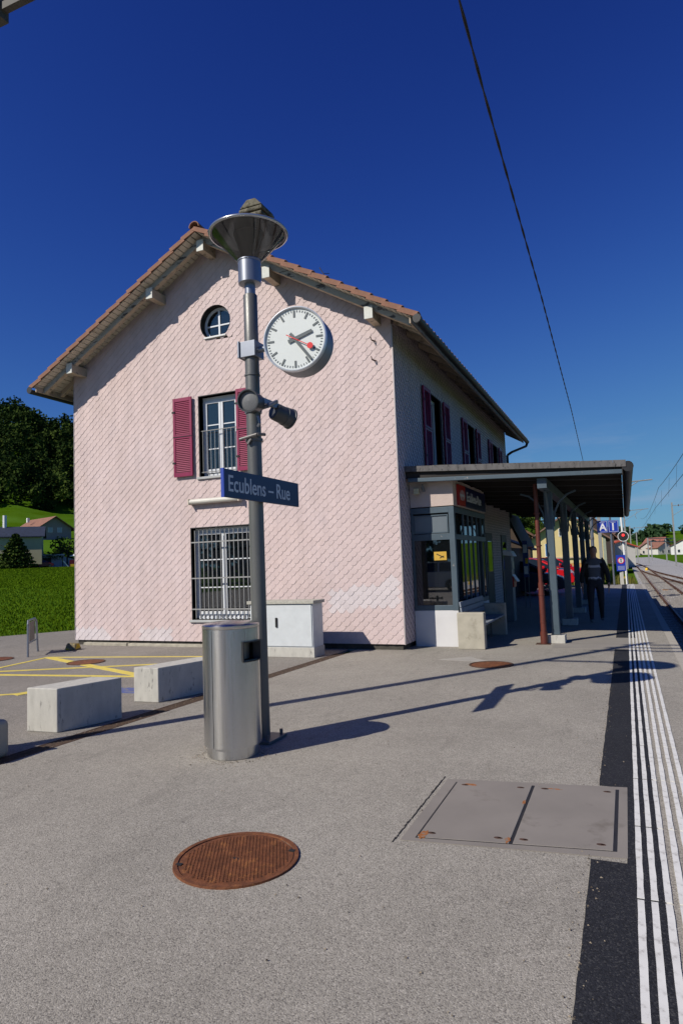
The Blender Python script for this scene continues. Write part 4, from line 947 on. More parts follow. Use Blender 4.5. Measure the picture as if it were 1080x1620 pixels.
b_ = MB(); b_.lathe([(.16, .82), (.16, .99)], (BXc, BYc, 0), 24, caps=False); P('inner_liner', b_, M('liner_steel', (.30, .28, .22), .5, .5), bn, smooth=40)
sa = R(-98); P('door_seam', MB().bar((BXc+.2483*math.cos(sa), BYc+.2483*math.sin(sa), .105), (BXc+.2483*math.cos(sa), BYc+.2483*math.sin(sa), 1.085), .002, .004), m_dark, bn)
b_ = MB()
for a_ in (R(-52), R(-28)): b_.bar((BXc+.2483*math.cos(a_), BYc+.2483*math.sin(a_), .995), (BXc+.2483*math.cos(a_), BYc+.2483*math.sin(a_), 1.07), .002, .003)
P('label_plate_edge', b_, m_iron, bn)

# distribution cabinet
cb = thing('cable_cabinet', 'light grey two-door utility cabinet standing against the pink wall', 'utility cabinet', (-5.78, 10.65, 0))
P('base', MB().bx(-6.34, -5.05, 10.42, 10.85, 0, .17), m_conc, cb, bevel=.006)
P('body', MB().bx(-6.32, -5.07, 10.44, 10.85, .17, .93), m_cab, cb, bevel=.004)
P('door', MB().bx(-6.00, -5.09, 10.425, 10.44, .19, .915), m_cab, cb, bevel=.003); P('door', MB().bx(-6.305, -6.008, 10.425, 10.44, .19, .915), m_cab, cb, bevel=.003)
P('top', MB().bx(-6.37, -5.03, 10.40, 10.87, .93, .985), M('cabinet_top', (.42, .41, .35), .8, var=.2, vs=20, bump=.3, bs=50), cb, bevel=.006)
P('handle', MB().bx(-5.80, -5.76, 10.405, 10.425, .52, .69), m_dark, cb, bevel=.006)

# concrete blocks
def block(p0, p1, p2, h, label, rz=0):
    p0, p1, p2 = (Vector((*p, 0)) for p in (p0, p1, p2)); p3 = p0+(p2-p1)
    t = MB().hexa([p0, p1, p2, p3, p0+Vector((0, 0, h)), p1+Vector((0, 0, h)), p2+Vector((0, 0, h)), p3+Vector((0, 0, h))])
    return solo('concrete_block', t, m_conc, label, 'concrete block', tuple((p0+p2)/2), 'concrete seating blocks by the drain', bevel=.010)
block((-5.82, 5.12), (-5.43, 5.15), (-5.22, 5.86), .445, 'low pale concrete block standing nearer, left of the steel bin by the drain')
block((-5.71, 6.62), (-5.35, 6.64), (-5.06, 7.60), .42, 'concrete block farther back, partly hidden behind the steel bin')
b_ = MB(); b_.bx(-5.75, -5.20, 3.92, 4.40, 0, .33)
t3 = thing('barrier_foot', 'rounded concrete block with dark iron fitting at the left edge of the photo', 'concrete block', (-5.47, 4.15, 0))
P('block', b_, m_conc2, t3, bevel=.05, seg=4)
b_ = MB(); b_.cyl((-5.45, 4.2, .33), (-5.45, 4.2, .50), .035, n=10); b_.bar((-5.7, 4.2, .42), (-5.28, 4.25, .42), .05, .045); b_.cyl((-5.30, 4.22, .38), (-5.30, 4.22, .46), .03, n=8); P('iron_fitting', b_, m_dark, t3, bevel=.004)
# yellow marked stone by the corner
b_ = MB().hexa([(-10.98, 10.60, 0), (-10.70, 10.62, 0), (-10.72, 10.85, 0), (-10.98, 10.82, 0), (-10.95, 10.64, .15), (-10.72, 10.65, .14), (-10.74, 10.8, .14), (-10.95, 10.78, .15)])
solo('corner_stone', b_, M('stone_yellow', (.20, .17, .10), .9, var=.3, vs=7, bump=.6, bs=25, c2=(.60, .40, .03), lo=.50, hi=.54, s2=6), 'small guard stone with yellow paint at the foot of the left house corner', 'stone', (-10.7, 10.6, 0), bevel=.03)
b_ = MB().bar((-10.55, 11.0, .08), (-10.35, 11.4, .25), .04, .03); 
# small sign frame at the road
sf = thing('hoop_sign', 'low metal hoop stand holding a small grey plate beside the road', 'sign stand', (-11.2, 10.0, 0))
p = [(-10.95, 9.66, 0), (-10.99, 9.70, .62), (-11.05, 9.76, .70), (-11.48, 10.3, .70), (-11.52, 10.38, .64), (-11.50, 10.4, 0)]
P('hoop', MB().tube(p, .021, 10), m_alu, sf, smooth=50)
d_ = Vector((-11.45+11.05, 10.28-9.80, 0)); e_ = d_.normalized(); nn = Vector((e_.y, -e_.x, 0))*.012; a0 = Vector((-11.10, 9.84, .28)); a1 = Vector((-11.44, 10.25, .28)); uz = Vector((0, 0, .38))
P('plate', MB().hexa([a0-nn, a1-nn, a1+nn, a0+nn, a0-nn+uz, a1-nn+uz, a1+nn+uz, a0+nn+uz]), M('plate_grey', (.16, .14, .13), .6, var=.15), sf, bevel=.003)
P('cross_tube', MB().tube([(-11.0, 9.72, .26), (-11.50, 10.36, .26)], .015, 8), m_alu, sf)

# manholes
def manhole(c, r, label, rough_=False, group='round iron manhole covers'):
    t = thing('manhole_cover', label, 'manhole cover', (*c, 0), group=group)
    P('rim', MB().lathe([(r*.925, .004), (r*.93, .010), (r, .011), (r*1.01, -.01)], (*c, 0), 48, caps=False), m_rustd if rough_ else m_rust, t, smooth=50)
    P('lid', MB().lathe([(r*.915, -.01), (r*.91, .006), (r*.86, .007), (0, .0075)], (*c, 0), 48), m_rust, t, smooth=20)
    return t
mh = manhole((-2.095, 3.245), .345, 'large rust-brown waffle-patterned manhole cover in the platform foreground')
wf = MB(); ca_, sa_ = math.cos(.5), math.sin(.5)
for i in range(-15, 16):
    for j in range(-15, 16):
        u, v = i*.0195, j*.0195
        if u*u+v*v < .292**2 and not (abs(i) <= 1 and abs(j) <= 0):
            x, y = u*ca_-v*sa_, u*sa_+v*ca_; s_ = .0062; c0 = Vector((-2.095+x, 3.245+y, 0))
            q = [c0+Vector((ca_*a*s_-sa_*b*s_, sa_*a*s_+ca_*b*s_, .0068)) for a, b in ((-1, -1), (1, -1), (1, 1), (-1, 1))]; q2 = [c0+(p_-c0)*.75+Vector((0, 0, .0075)) for p_ in q]
            wf._add(q+q2, [(4, 5, 6, 7), (0, 1, 5, 4), (1, 2, 6, 5), (2, 3, 7, 6), (3, 0, 4, 7)])
P('studs', wf, m_rust, mh, kind='stuff')
b_ = MB(); b_.bx(-2.115, -2.07, 3.225, 3.245, .006, .0085)
P('lift_slot', b_, m_dark, mh)
for a in (.6, 3.74):
    b_ = MB(); b_.bx(-2.095+.31*math.cos(a)-.018, -2.095+.31*math.cos(a)+.018, 3.245+.31*math.sin(a)-.012, 3.245+.31*math.sin(a)+.012, .006, .012); P('lift_slot', b_, m_dark, mh)
manhole((-1.97, 10.15), .33, 'flat brown manhole cover in front of the bench', True)
manhole((-9.07, 9.27), .33, 'brown manhole cover crossed by a yellow line', True)
manhole((-11.35, 9.25), .33, 'brown manhole cover at the left edge beside the hoop stand', True)
b_ = MB().prism([(-2.9, 10.55), (-2.45, 10.95), (-2.30, 10.72), (-1.95, 10.42), (-2.05, 10.40)], lambda u, v: (u, v, .003), lambda u, v: (u, v, -.01))
q = struct('light_patch', b_, M('patch_light', (.36, .34, .30), .85, var=.1, vs=6)); q.parent = plat

# cable hatch
hc = thing('cable_hatch', 'rectangular concrete hatch with two lids and rusty lift points in the platform', 'hatch', (-.7, 4.4, 0))
P('surround', MB().prism([(-1.31, 3.76), (-.095, 3.90), (-.095, 5.05), (-1.31, 4.88)], lambda u, v: (u, v, .005), lambda u, v: (u, v, -.05)), m_lid, hc)
sk = .143
def hq(x0, x1, v0, v1, z0, z1): return MB().prism([(x0, v0+sk*(x0+.7)), (x1, v0+sk*(x1+.7)), (x1, v1+sk*(x1+.7)), (x0, v1+sk*(x0+.7))], lambda u, v: (u, v, z1), lambda u, v: (u, v, z0))
P('seal', hq(-1.236, -.148, 3.887, 4.903, .001, .0062), M('black_rubber', (.02, .02, .022), .7, var=.2), hc)
P('lid', hq(-1.224, -.712, 3.893, 4.898, .001, .009), m_lid, hc, bevel=.002); P('lid', hq(-.692, -.168, 3.893, 4.898, .001, .009), m_lid, hc, bevel=.002)
for x, v in ((-1.16, 3.96), (-.78, 3.955), (-.64, 3.955), (-.23, 3.96), (-1.16, 4.84), (-.78, 4.84), (-.62, 4.84), (-.22, 4.84)):
    y = v+sk*(x+.7); b_ = MB().lathe([(.026, .0095), (.024, .0105), (0, .0105)], (x, y, 0), 12, sy=.55); e1 = P('lift_point', b_, m_rustd, hc)
    b_ = MB().lathe([(.011, .0108), (0, .0108)], (x+.008, y, 0), 8, sy=.5); P('lift_hole', b_, m_dark, e1)
def blob(cx_, cy_, rx, ry, z=.0098, sd_=1):
    r1 = random.Random(sd_); rs_ = MB(); rs_.prism([(cx_+rx*math.cos(t*math.pi/8)*r1.uniform(.6, 1.1), cy_+ry*math.sin(t*math.pi/8)*r1.uniform(.6, 1.1)) for t in range(16)], lambda u, v: (u, v, z), lambda u, v: (u, v, .004)); P('rust_stain', rs_, m_ruststain, hc)
blob(-1.20, 3.86, .03, .07, sd_=1); blob(-.725, 3.93, .018, .045, sd_=2); blob(-1.12, 4.79, .05, .022, sd_=3); blob(-.55, 4.865, .06, .012, sd_=4); blob(-.72, 4.55, .012, .045, sd_=5)
# black sawn joint left of the hatch
b_ = MB(); pts = []
for i in range(30):
    t = i/29; x = -1.345+.0*t; y = 3.72+1.18*t; b_.bx(x+random.uniform(-.004, .004)-.004, x+.004+random.uniform(-.003, .003), y, y+.030+random.uniform(0, .012), .0, .003)
P('bitumen_joint', b_, m_dark, hc)

# ------------------------------------------------------------------ signs and machines at the far end of the platform
ss = thing('sector_sign', 'blue sector and track signs reading A and 1 on a pole beyond the canopy', 'sign', (-.8, 35.4, 0))
dX = Vector((.962, .27, 0)).normalized()
def onb(c, u, v, w_, dX=dX): n = Vector((dX.y, -dX.x, 0)); return Vector(c)+dX*u+Vector((0, 0, v))+n*w_
def board(c, u0, u1, v0, v1, t, nm, mat, par, w0=0.):
    mb = MB().hexa([onb(c, u0, v0, w0), onb(c, u1, v0, w0), onb(c, u1, v0, w0-t), onb(c, u0, v0, w0-t), onb(c, u0, v1, w0), onb(c, u1, v1, w0), onb(c, u1, v1, w0-t), onb(c, u0, v1, w0-t)]); return P(nm, mb, mat, par)
c = (-.75, 35.4, 2.63); m_sb = M('sector_blue', (.02, .05, .42), .4)
for u0, ch_ in ((-.50, 'A'), (.03, '1')):
    pb = board(c, u0, u0+.50, 0, .60, .05, 'blue_panel', m_sb, ss)
    for q in ((u0+.03, u0+.47, .555, .572), (u0+.03, u0+.47, .028, .045), (u0+.03, u0+.047, .045, .555), (u0+.453, u0+.47, .045, .555)): board(c, *q, .003, 'border', m_text, pb, .004)
    P('letter', text_mb(ch_, .50, lambda u, v, w_: onb(c, u0+.10+u, .11+v, .006+w_), .006, .012, 1.), M('letter_white', (.85, .85, .85), .5), pb)
    board(c, u0+.12, u0+.36, .49, .51, .003, 'small_line', m_text, pb, .005)
P('pole', MB().cyl((-.62, 35.55, -.9), (-.62, 35.55, 3.5), .05, n=12), m_alu, ss, smooth=40)
wb = thing('lamp_box', 'white rectangular lamp box above the blue letter signs', 'lamp', (-.68, 35.5, 3.42)); board((-.68, 35.5, 3.45), -.37, .37, 0, .22, .15, 'box', m_whitep, wb); board((-.68, 35.5, 3.45), -.06, .06, .04, .12, .01, 'mark', m_dark, wb, .008)
lp2 = solo('platform_pole', MB().cyl((-1.50, 34.9, -.1), (-1.46, 34.9, 4.6), .085, .075, n=16), m_alu, 'plain grey metal pole left of the blue letter signs', 'pole', (-1.5, 34.9, 0), smooth=40)
for z in (1.2, 2.3): P('band', MB().cyl((-1.49, 34.9, z), (-1.49, 34.9, z+.12), .10, n=16), m_iron, lp2).matrix_parent_inverse = lp2.matrix_world.inverted() if False else Matrix.Translation(-Vector((-1.5, 34.9, 0)))
# prohibition sign
ns = thing('no_access_sign', 'blue notice board with red ringed white disc at the platform end', 'sign', (-.3, 41.4, -.7))
c = (-.53, 41.3, .55); board(c, 0, .50, 0, .92, .04, 'panel', m_sb, ns)
b_ = MB(); b_.prism([(.25+.19*math.cos(t*math.pi/12), .60+.19*math.sin(t*math.pi/12)) for t in range(24)], lambda u, v: onb(c, u, v, .006), lambda u, v: onb(c, u, v, 0)); P('red_ring', b_, m_red, ns)
b_ = MB(); b_.prism([(.25+.14*math.cos(t*math.pi/12), .60+.14*math.sin(t*math.pi/12)) for t in range(24)], lambda u, v: onb(c, u, v, .010), lambda u, v: onb(c, u, v, 0)); P('white_disc', b_, m_whitep, ns)
b_ = MB(); b_.prism([(.22, .50), (.28, .50), (.27, .64), (.29, .68), (.25, .72), (.21, .68), (.23, .64)], lambda u, v: onb(c, u, v, .013), lambda u, v: onb(c, u, v, 0)); P('figure', b_, m_dark, ns)
for i in range(4): board(c, .06, .44, .08+i*.06, .10+i*.06, .002, 'text_line', m_text, ns, .003)
P('post', MB().bx(-.40, -.20, 41.42, 41.6, -1.0, .9), m_conc, ns, bevel=.01)
# signal
si = thing('rail_signal', 'white signal mast with black round head showing a red light', 'railway signal', (-.05, 42.2, -.9))
P('mast', MB().cyl((-.02, 42.2, -1), (-.14, 42.2, 4.1), .07, .06, n=12), m_whitep, si, smooth=40)
mm = Matrix.Rotation(R(90), 3, 'X')
P('head', MB().lathe([(0, 0), (.26, 0), (.27, .03), (.27, .16), (0, .17)], (-.08, 42.1, 2.55), 24, mm), m_dark, si, smooth=30)
P('white_ring', MB().lathe([(.27, .168), (.30, .168), (.30, .14), (.27, .14)], (-.08, 42.1, 2.55), 32, mm, caps=False), m_whitep, si)
P('red_lamp', MB().lathe([(.07, .172), (.07, .18), (0, .19)], (-.08, 42.1, 2.62), 16, mm), M('red_light', (.6, .02, .02), .4, emit=(1, .03, .03, 2.5)), si)
b_ = MB()
for i in range(9): b_.bx(-.25, .0, 42.25, 42.28, -.6+i*.33, -.57+i*.33)
b_.bx(-.26, -.235, 42.24, 42.29, -.9, 2.3); P('ladder', b_, m_alu, si)
# railing beyond platform end
fn = thing('end_railing', 'pale metal railing along the left of the platform end', 'railing', (-1.5, 40, 0))
for i in range(9): P('railing_post', MB().bx(-1.62, -1.57, 36.6+i*1.3, 36.65+i*1.3, -.4, 1.1), m_alu, fn)
for z in (.35, .7, 1.08): P('railing_bar', MB().bx(-1.61, -1.58, 36.6, 47.1, z, z+.05), m_alu, fn)

# ticket validator and information stand under the canopy
tk = thing('ticket_machine', 'slim grey ticket machine with red lower panel under the canopy', 'ticket machine', (-2.55, 17.3, 0))
P('body', MB().bx(-2.84, -2.66, 17.0, 17.4, 0, 1.65), M('machine_grey', (.16, .18, .2), .5), tk, bevel=.01); P('red_panel', MB().bx(-2.659, -2.62, 17.0, 17.4, .85, 1.12), M('machine_red', (.42, .02, .015), .4), tk, bevel=.005)
P('hood', MB().hexa([(-2.85, 16.95, 1.66), (-2.58, 16.95, 1.62), (-2.58, 17.45, 1.62), (-2.85, 17.45, 1.66), (-2.85, 16.95, 1.80), (-2.66, 16.95, 1.76), (-2.66, 17.45, 1.76), (-2.85, 17.45, 1.80)]), m_frame, tk, bevel=.008); P('display', MB().bx(-2.659, -2.650, 17.06, 17.36, 1.3, 1.5), m_blind, tk); P('shelf', MB().hexa([(-2.655, 17.0, 1.14), (-2.54, 17.0, .98), (-2.54, 17.4, .98), (-2.655, 17.4, 1.14), (-2.655, 17.0, 1.17), (-2.54, 17.0, 1.0), (-2.54, 17.4, 1.0), (-2.655, 17.4, 1.17)]), m_frame, tk)
inf = thing('notice_stand', 'blue notice panel with small posters standing under the canopy near the cars', 'notice board', (-2.95, 21.5, 0))
P('panel', MB().bx(-3.00, -2.84, 21.5, 21.54, .95, 2.1), M('panel_blue', (.03, .06, .22), .5), inf); P('leg', MB().bx(-2.99, -2.97, 21.5, 21.53, 0, .95), m_iron, inf); P('leg', MB().bx(-2.87, -2.85, 21.5, 21.53, 0, .95), m_iron, inf)
for q, mt in (((-2.98, -2.86, 1.72, 1.98), m_whitep), ((-2.98, -2.86, 1.05, 1.30), m_whitep), ((-2.93, -2.85, 1.38, 1.55), M('poster_yellow', (.7, .45, .02), .6))): P('poster', MB().bx(q[0], q[1], 21.49, 21.498, q[2], q[3]), mt, inf)
# dark door openings of the house under the canopy
for y0 in (16.3, 19.4, 22.):
    dv = P('side_door', MB().bx(XR+.022, XR+.05, y0, y0+1.0, .05, 2.35), M('door_dark', (.03, .018, .015), .6), house, bevel=.004); P('door_pane', MB().bx(XR+.05, XR+.056, y0+.2, y0+.8, 1.2, 2.1), m_sglass, dv)

# ------------------------------------------------------------------ person
def skin_mesh(name, pts, edges, radii, mat, par, sub=2, root=0, label=None):
    me = bpy.data.meshes.new(name); me.from_pydata(pts, edges, []); me.materials.append(mat); o = bpy.data.objects.new(name, me); C.objects.link(o)
    md = o.modifiers.new('skin', 'SKIN'); sk_ = me.skin_vertices[0].data
    for i, r in enumerate(radii): sk_[i].radius = (r if isinstance(r, tuple) else (r, r))
    sk_[root].use_root = True; md.use_smooth_shade = True
    sm = o.modifiers.new('sub', 'SUBSURF'); sm.levels = sub; sm.render_levels = sub
    dg = bpy.context.evaluated_depsgraph_get(); m2 = bpy.data.meshes.new_from_object(o.evaluated_get(dg)); o.modifiers.clear(); o.data = m2; o.data.name = name
    o.data.polygons.foreach_set('use_smooth', [True]*len(o.data.polygons))
    o.parent = par; return o
per = thing('person', 'person in dark open jacket and striped shirt walking towards the viewer under the canopy', 'person', (-.71, 16.7, 0), rz=R(2))
m_skin = M('skin', (.36, .20, .14), .55, var=.06); m_trou = M('dark_trousers', (.018, .020, .028), .85, var=.15); m_jack = M('dark_jacket', (.020, .020, .019), .85, var=.2); m_hair = M('dark_hair', (.03, .02, .015), .7, var=.2); m_shirt = M('grey_shirt', (.10, .11, .13), .85); m_stripe = M('shirt_stripe', (.52, .53, .58), .8); m_shoe = M('shoe', (.12, .12, .13), .6)
# whole body, facing -Y (towards the viewer), mid stride
B = [(0, 0, .93), (0, .0, 1.08), (0, .01, 1.28), (0, .015, 1.44), (0, .005, 1.53), (0, -.01, 1.60), (0, -.01, 1.71),
     (-.10, 0, .90), (-.115, -.09, .50), (-.12, -.08, .10), (-.12, -.19, .04),
     (.10, 0, .90), (.11, .02, .50), (.11, .20, .14), (.115, .12, .045),
     (-.19, .01, 1.42), (-.27, .05, 1.15), (-.29, -.03, .90), (-.285, -.06, .82),
     (.19, .01, 1.42), (.28, -.0, 1.15), (.30, -.09, .91), (.295, -.12, .83)]
Eg = [(0, 1), (1, 2), (2, 3), (3, 4), (4, 5), (5, 6), (0, 7), (7, 8), (8, 9), (9, 10), (0, 11), (11, 12), (12, 13), (13, 14), (3, 15), (15, 16), (16, 17), (17, 18), (3, 19), (19, 20), (20, 21), (21, 22)]
Rd = [(.15, .11), (.14, .10), (.165, .115), (.13, .09), .055, .075, .075, .11, .075, .05, .042, .11, .075, .05, .042, .06, .045, .034, .028, .06, .045, .034, .028]
body_o = skin_mesh('body', B, Eg, Rd, m_trou, per)
me = body_o.data; me.materials.append(m_skin); me.materials.append(m_shirt); me.materials.append(m_shoe); me.materials.append(m_stripe)
for p_ in me.polygons:
    z = p_.center.z; x = abs(p_.center.x)
    if z > 1.49: p_.material_index = 1
    elif z > 1.0 and x < .2: p_.material_index = 4 if (1.28 < z < 1.345 or 1.03 < z < 1.06) else 2
    elif x > .2 and z < .93: p_.material_index = 1
    elif z < .09: p_.material_index = 3
skin_mesh('jacket', [(-.10, .045, .86), (-.11, .04, 1.1), (-.115, .045, 1.3), (-.10, .04, 1.44), (-.19, .015, 1.425), (-.27, .05, 1.15), (-.29, -.03, .93)], [(0, 1), (1, 2), (2, 3), (3, 4), (4, 5), (5, 6)], [(.085, .125), (.08, .125), (.085, .13), (.07, .09), .075, .062, .052], m_jack, per, root=3)
skin_mesh('jacket', [(.10, .045, .86), (.11, .04, 1.1), (.115, .045, 1.3), (.10, .04, 1.44), (.19, .015, 1.425), (.28, .0, 1.15), (.30, -.09, .94)], [(0, 1), (1, 2), (2, 3), (3, 4), (4, 5), (5, 6)], [(.085, .125), (.08, .125), (.085, .13), (.07, .09), .075, .062, .052], m_jack, per, root=3)
P('head', MB().lathe([(0, -.125), (.045, -.115), (.066, -.06), (.076, .0), (.078, .05), (.06, .10), (.0, .125)], (0, -.015, 1.66), 20, sx=1., sy=1.18), m_skin, per, smooth=80, local=True)
P('hair', MB().lathe([(.082, .0), (.086, .05), (.066, .108), (.0, .135)], (0, .006, 1.665), 20, sx=1.02, sy=1.15), m_hair, per, smooth=80, local=True)
fc_ = MB()
fc_.hexa([(-.012, -.112, 1.625), (.012, -.112, 1.625), (.012, -.09, 1.625), (-.012, -.09, 1.625), (-.006, -.104, 1.675), (.006, -.104, 1.675), (.006, -.09, 1.675), (-.006, -.09, 1.675)]); P('nose', fc_, m_skin, per, local=True)
for s_ in (-1, 1):
    P('eye', MB().lathe([(0, -.009), (.009, 0), (0, .009)], (s_*.030, -.098, 1.672), 8), m_dark, per, local=True)
    P('ear', MB().bx(s_*.078-.008, s_*.078+.008, -.02, .02, 1.63, 1.685), m_skin, per, local=True, bevel=.006)
P('mouth', MB().bx(-.022, .022, -.102, -.09, 1.598, 1.604), M('lips', (.25, .09, .07), .6), per, local=True)
for s_, hx, hy, hz in ((-1, -.285, -.06, .80), (1, .295, -.12, .81)):
    pts = [(hx, hy, hz+.02), (hx, hy, hz-.04)]; ed = [(0, 1)]; rd = [(.018, .032), (.020, .038)]
    for k_ in range(4):
        fy_ = hy-.027+.018*k_; ln = (.030, .036, .034, .026)[k_]; i0 = len(pts)
        pts += [(hx, fy_, hz-.065), (hx-s_*.006, fy_, hz-.065-ln), (hx-s_*.018, fy_, hz-.065-ln*1.8)]; ed += [(1, i0), (i0, i0+1), (i0+1, i0+2)]; rd += [.0095, .009, .0075]
    i0 = len(pts); pts += [(hx-s_*.004, hy-.045, hz-.02), (hx-s_*.012, hy-.055, hz-.055)]; ed += [(0, i0), (i0, i0+1)]; rd += [.010, .0085]
    skin_mesh('hand', pts, ed, rd, m_skin, per, 1)

# ------------------------------------------------------------------ cars
def wheel(par, x, y, r, side):
    P('wheel', MB().lathe([(r*.62, -.09), (r*.97, -.10), (r, -.06), (r, .06), (r*.97, .10), (r*.62, .09)], (x, y, r), 28, Matrix.Rotation(R(90), 3, 'X'), caps=False), M('tyre', (.02, .02, .02), .85), par, smooth=40, local=True)
    w2_ = MB(); yo = y-.085*side
    for i in range(5):
        a = i*2*math.pi/5; w2_.bar((x, yo, r), (x+r*.6*math.cos(a), yo, r+r*.6*math.sin(a)), .035, .05)
    w2_.lathe([(r*.6, 0), (r*.64, .02), (r*.56, .03)], (x, yo, r), 24, Matrix.Rotation(R(90), 3, 'X'), caps=False); P('rim', w2_, m_alu, par, smooth=40, local=True)
def car(loc, rz, paint, label, hatch=True):
    """local x: forward"""
    t = thing('parked_car', label, 'car', loc, rz, 'cars parked behind the station'); hw = .86
    prof = [(-2.02, .32), (-2.08, .55), (-2.05, .86), (-1.9, .98), (-1.0, 1.0), (.75, .96), (1.55, .86), (1.95, .70), (2.05, .50), (2.0, .28), (1.62, .20)]
    arch = lambda cx: [(cx+.36*math.cos(math.pi*k/8), .28+.36*math.sin(math.pi*k/8)) for k in range(9)]
    low = prof + arch(1.28)[0:] + [(.85, .20), (-.9, .20)] + arch(-1.25) + [(-1.7, .22)]
    b_ = MB(); n = len(low); vs = []
    for y, k_ in ((-hw, .0), (-hw+.05, .02), (hw-.05, .02), (hw, 0)):
        ins = 1. if abs(y) < hw else .985
        vs += [(p[0]*ins, y, .45+(p[1]-.45)*(1.0 if abs(y) < hw else .96)) for p in low]
    fs = [tuple(range(n)), tuple(range(4*n-1, 3*n-1, -1))]+[(k*n+(i+1) % n, k*n+i, (k+1)*n+i, (k+1)*n+(i+1) % n) for k in range(3) for i in range(n)]
    b_._add(vs, fs); P('body', b_, paint, t, local=True, smooth=35)
    gh = [(-1.95, .95), (-1.62, 1.40), (-1.2, 1.46), (.1, 1.45), (.45, 1.36), (1.25, .93)]
    b_ = MB(); n = len(gh); vs = []
    for sgn in (-1, 1): vs += [(p[0], sgn*(hw-.06-(p[1]-.95)*.42), p[1]) for p in gh]
    b_._add(vs, [tuple(range(n-1, -1, -1)), tuple(range(n, 2*n))]+[(i, (i+1) % n, n+(i+1) % n, n+i) for i in range(n)]); P('glasshouse', b_, M('car_glass', (.012, .018, .022), .05, var=0), t, local=True)
    rfm = MB()
    for q0, q1 in zip(gh[1:-1], gh[2:-1] if False else gh[2:5]):
        w0 = hw-.05-(q0[1]-.95)*.42; w1_ = hw-.05-(q1[1]-.95)*.42
        rfm.hexa([(q0[0], -w0, q0[1]-.0), (q1[0], -w1_, q1[1]), (q1[0], w1_, q1[1]), (q0[0], w0, q0[1]), (q0[0], -w0, q0[1]+.025), (q1[0], -w1_, q1[1]+.025), (q1[0], w1_, q1[1]+.025), (q0[0], w0, q0[1]+.025)])
    for sgn in (-1, 1):
        for q0, q1, wd in ((gh[0], gh[1], .10), (gh[4], gh[5], .07), ((-.55, .95), (-.5, 1.45), .07)):
            w0 = sgn*(hw-.055-(q0[1]-.95)*.42); w1_ = sgn*(hw-.055-(q1[1]-.95)*.42); rfm.bar((q0[0], w0, q0[1]), (q1[0], w1_, q1[1]), .03, wd, up=(1, 0, 0))
    P('roof', rfm, paint, t, local=True, bevel=.01)
    for sgn in (-1, 1):
        b_ = MB().hexa([(1.62, sgn*.80-.02, .66), (1.98, sgn*.62-.02, .62), (1.98, sgn*.62+.02, .62), (1.62, sgn*.80+.04*sgn, .66), (1.55, sgn*.80-.02, .84), (1.90, sgn*.62-.02, .74), (1.90, sgn*.62+.02, .74), (1.55, sgn*.80+.04*sgn, .84)])
        P('headlight', b_, M('headlamp', (.55, .6, .65), .15, .3), t, local=True, bevel=.02)
        P('taillight', MB().bx(-2.07, -1.95, sgn*.70-.12, sgn*.70+.12, .68, .88), M('tail_red', (.4, .01, .01), .3), t, local=True, bevel=.02)
        P('mirror', MB().bx(.55, .68, sgn*.86, sgn*1.0, .98, 1.10), paint, t, local=True, bevel=.02)
        for x in (1.28, -1.25): wheel(t, x, sgn*(hw-.09), .31, -sgn*-1)
        P('door_line', MB().bx(-.535, -.525, sgn*(hw+.0)-.004, sgn*(hw)+.004, .3, .93), m_dark, t, local=True)
    P('sill', MB().bx(-.85, .85, -hw+.02, hw-.02, .17, .21), m_dark, t, local=True)
    return t
cp = lambda n, c_: M(n, c_, .22, .15, var=.02)
car((-9.3, -9.5, 0), R(185), cp('car_white', (.62, .63, .64)), 'white car parked behind the photographer, mirrored in the waiting room glass')
car((-13.5, -13.0, 0), R(180), cp('car_silver', (.35, .36, .38)), 'silver car parked behind the photographer at the forecourt')
car((-7.4, -15.5, 0), R(95), cp('car_red3', (.5, .015, .02)), 'red car standing behind the photographer on the forecourt')
car((-4.35, 28.4, 0), R(4), cp('car_navy', (.018, .035, .075)), 'dark navy car parked side-on nearest behind the canopy posts')
car((-4.38, 34.6, 0), R(1), cp('car_red', (.62, .012, .018)), 'bright red car parked behind the dark navy one')
car((-4.7, 38.4, 0), R(3), cp('car_darkblue', (.02, .06, .11)), 'dark blue-grey car parked beyond the red one')
car((-4.3, 42.4, 0), R(3), cp('car_red2', (.5, .01, .02)), 'second red car parked farthest back in the row')

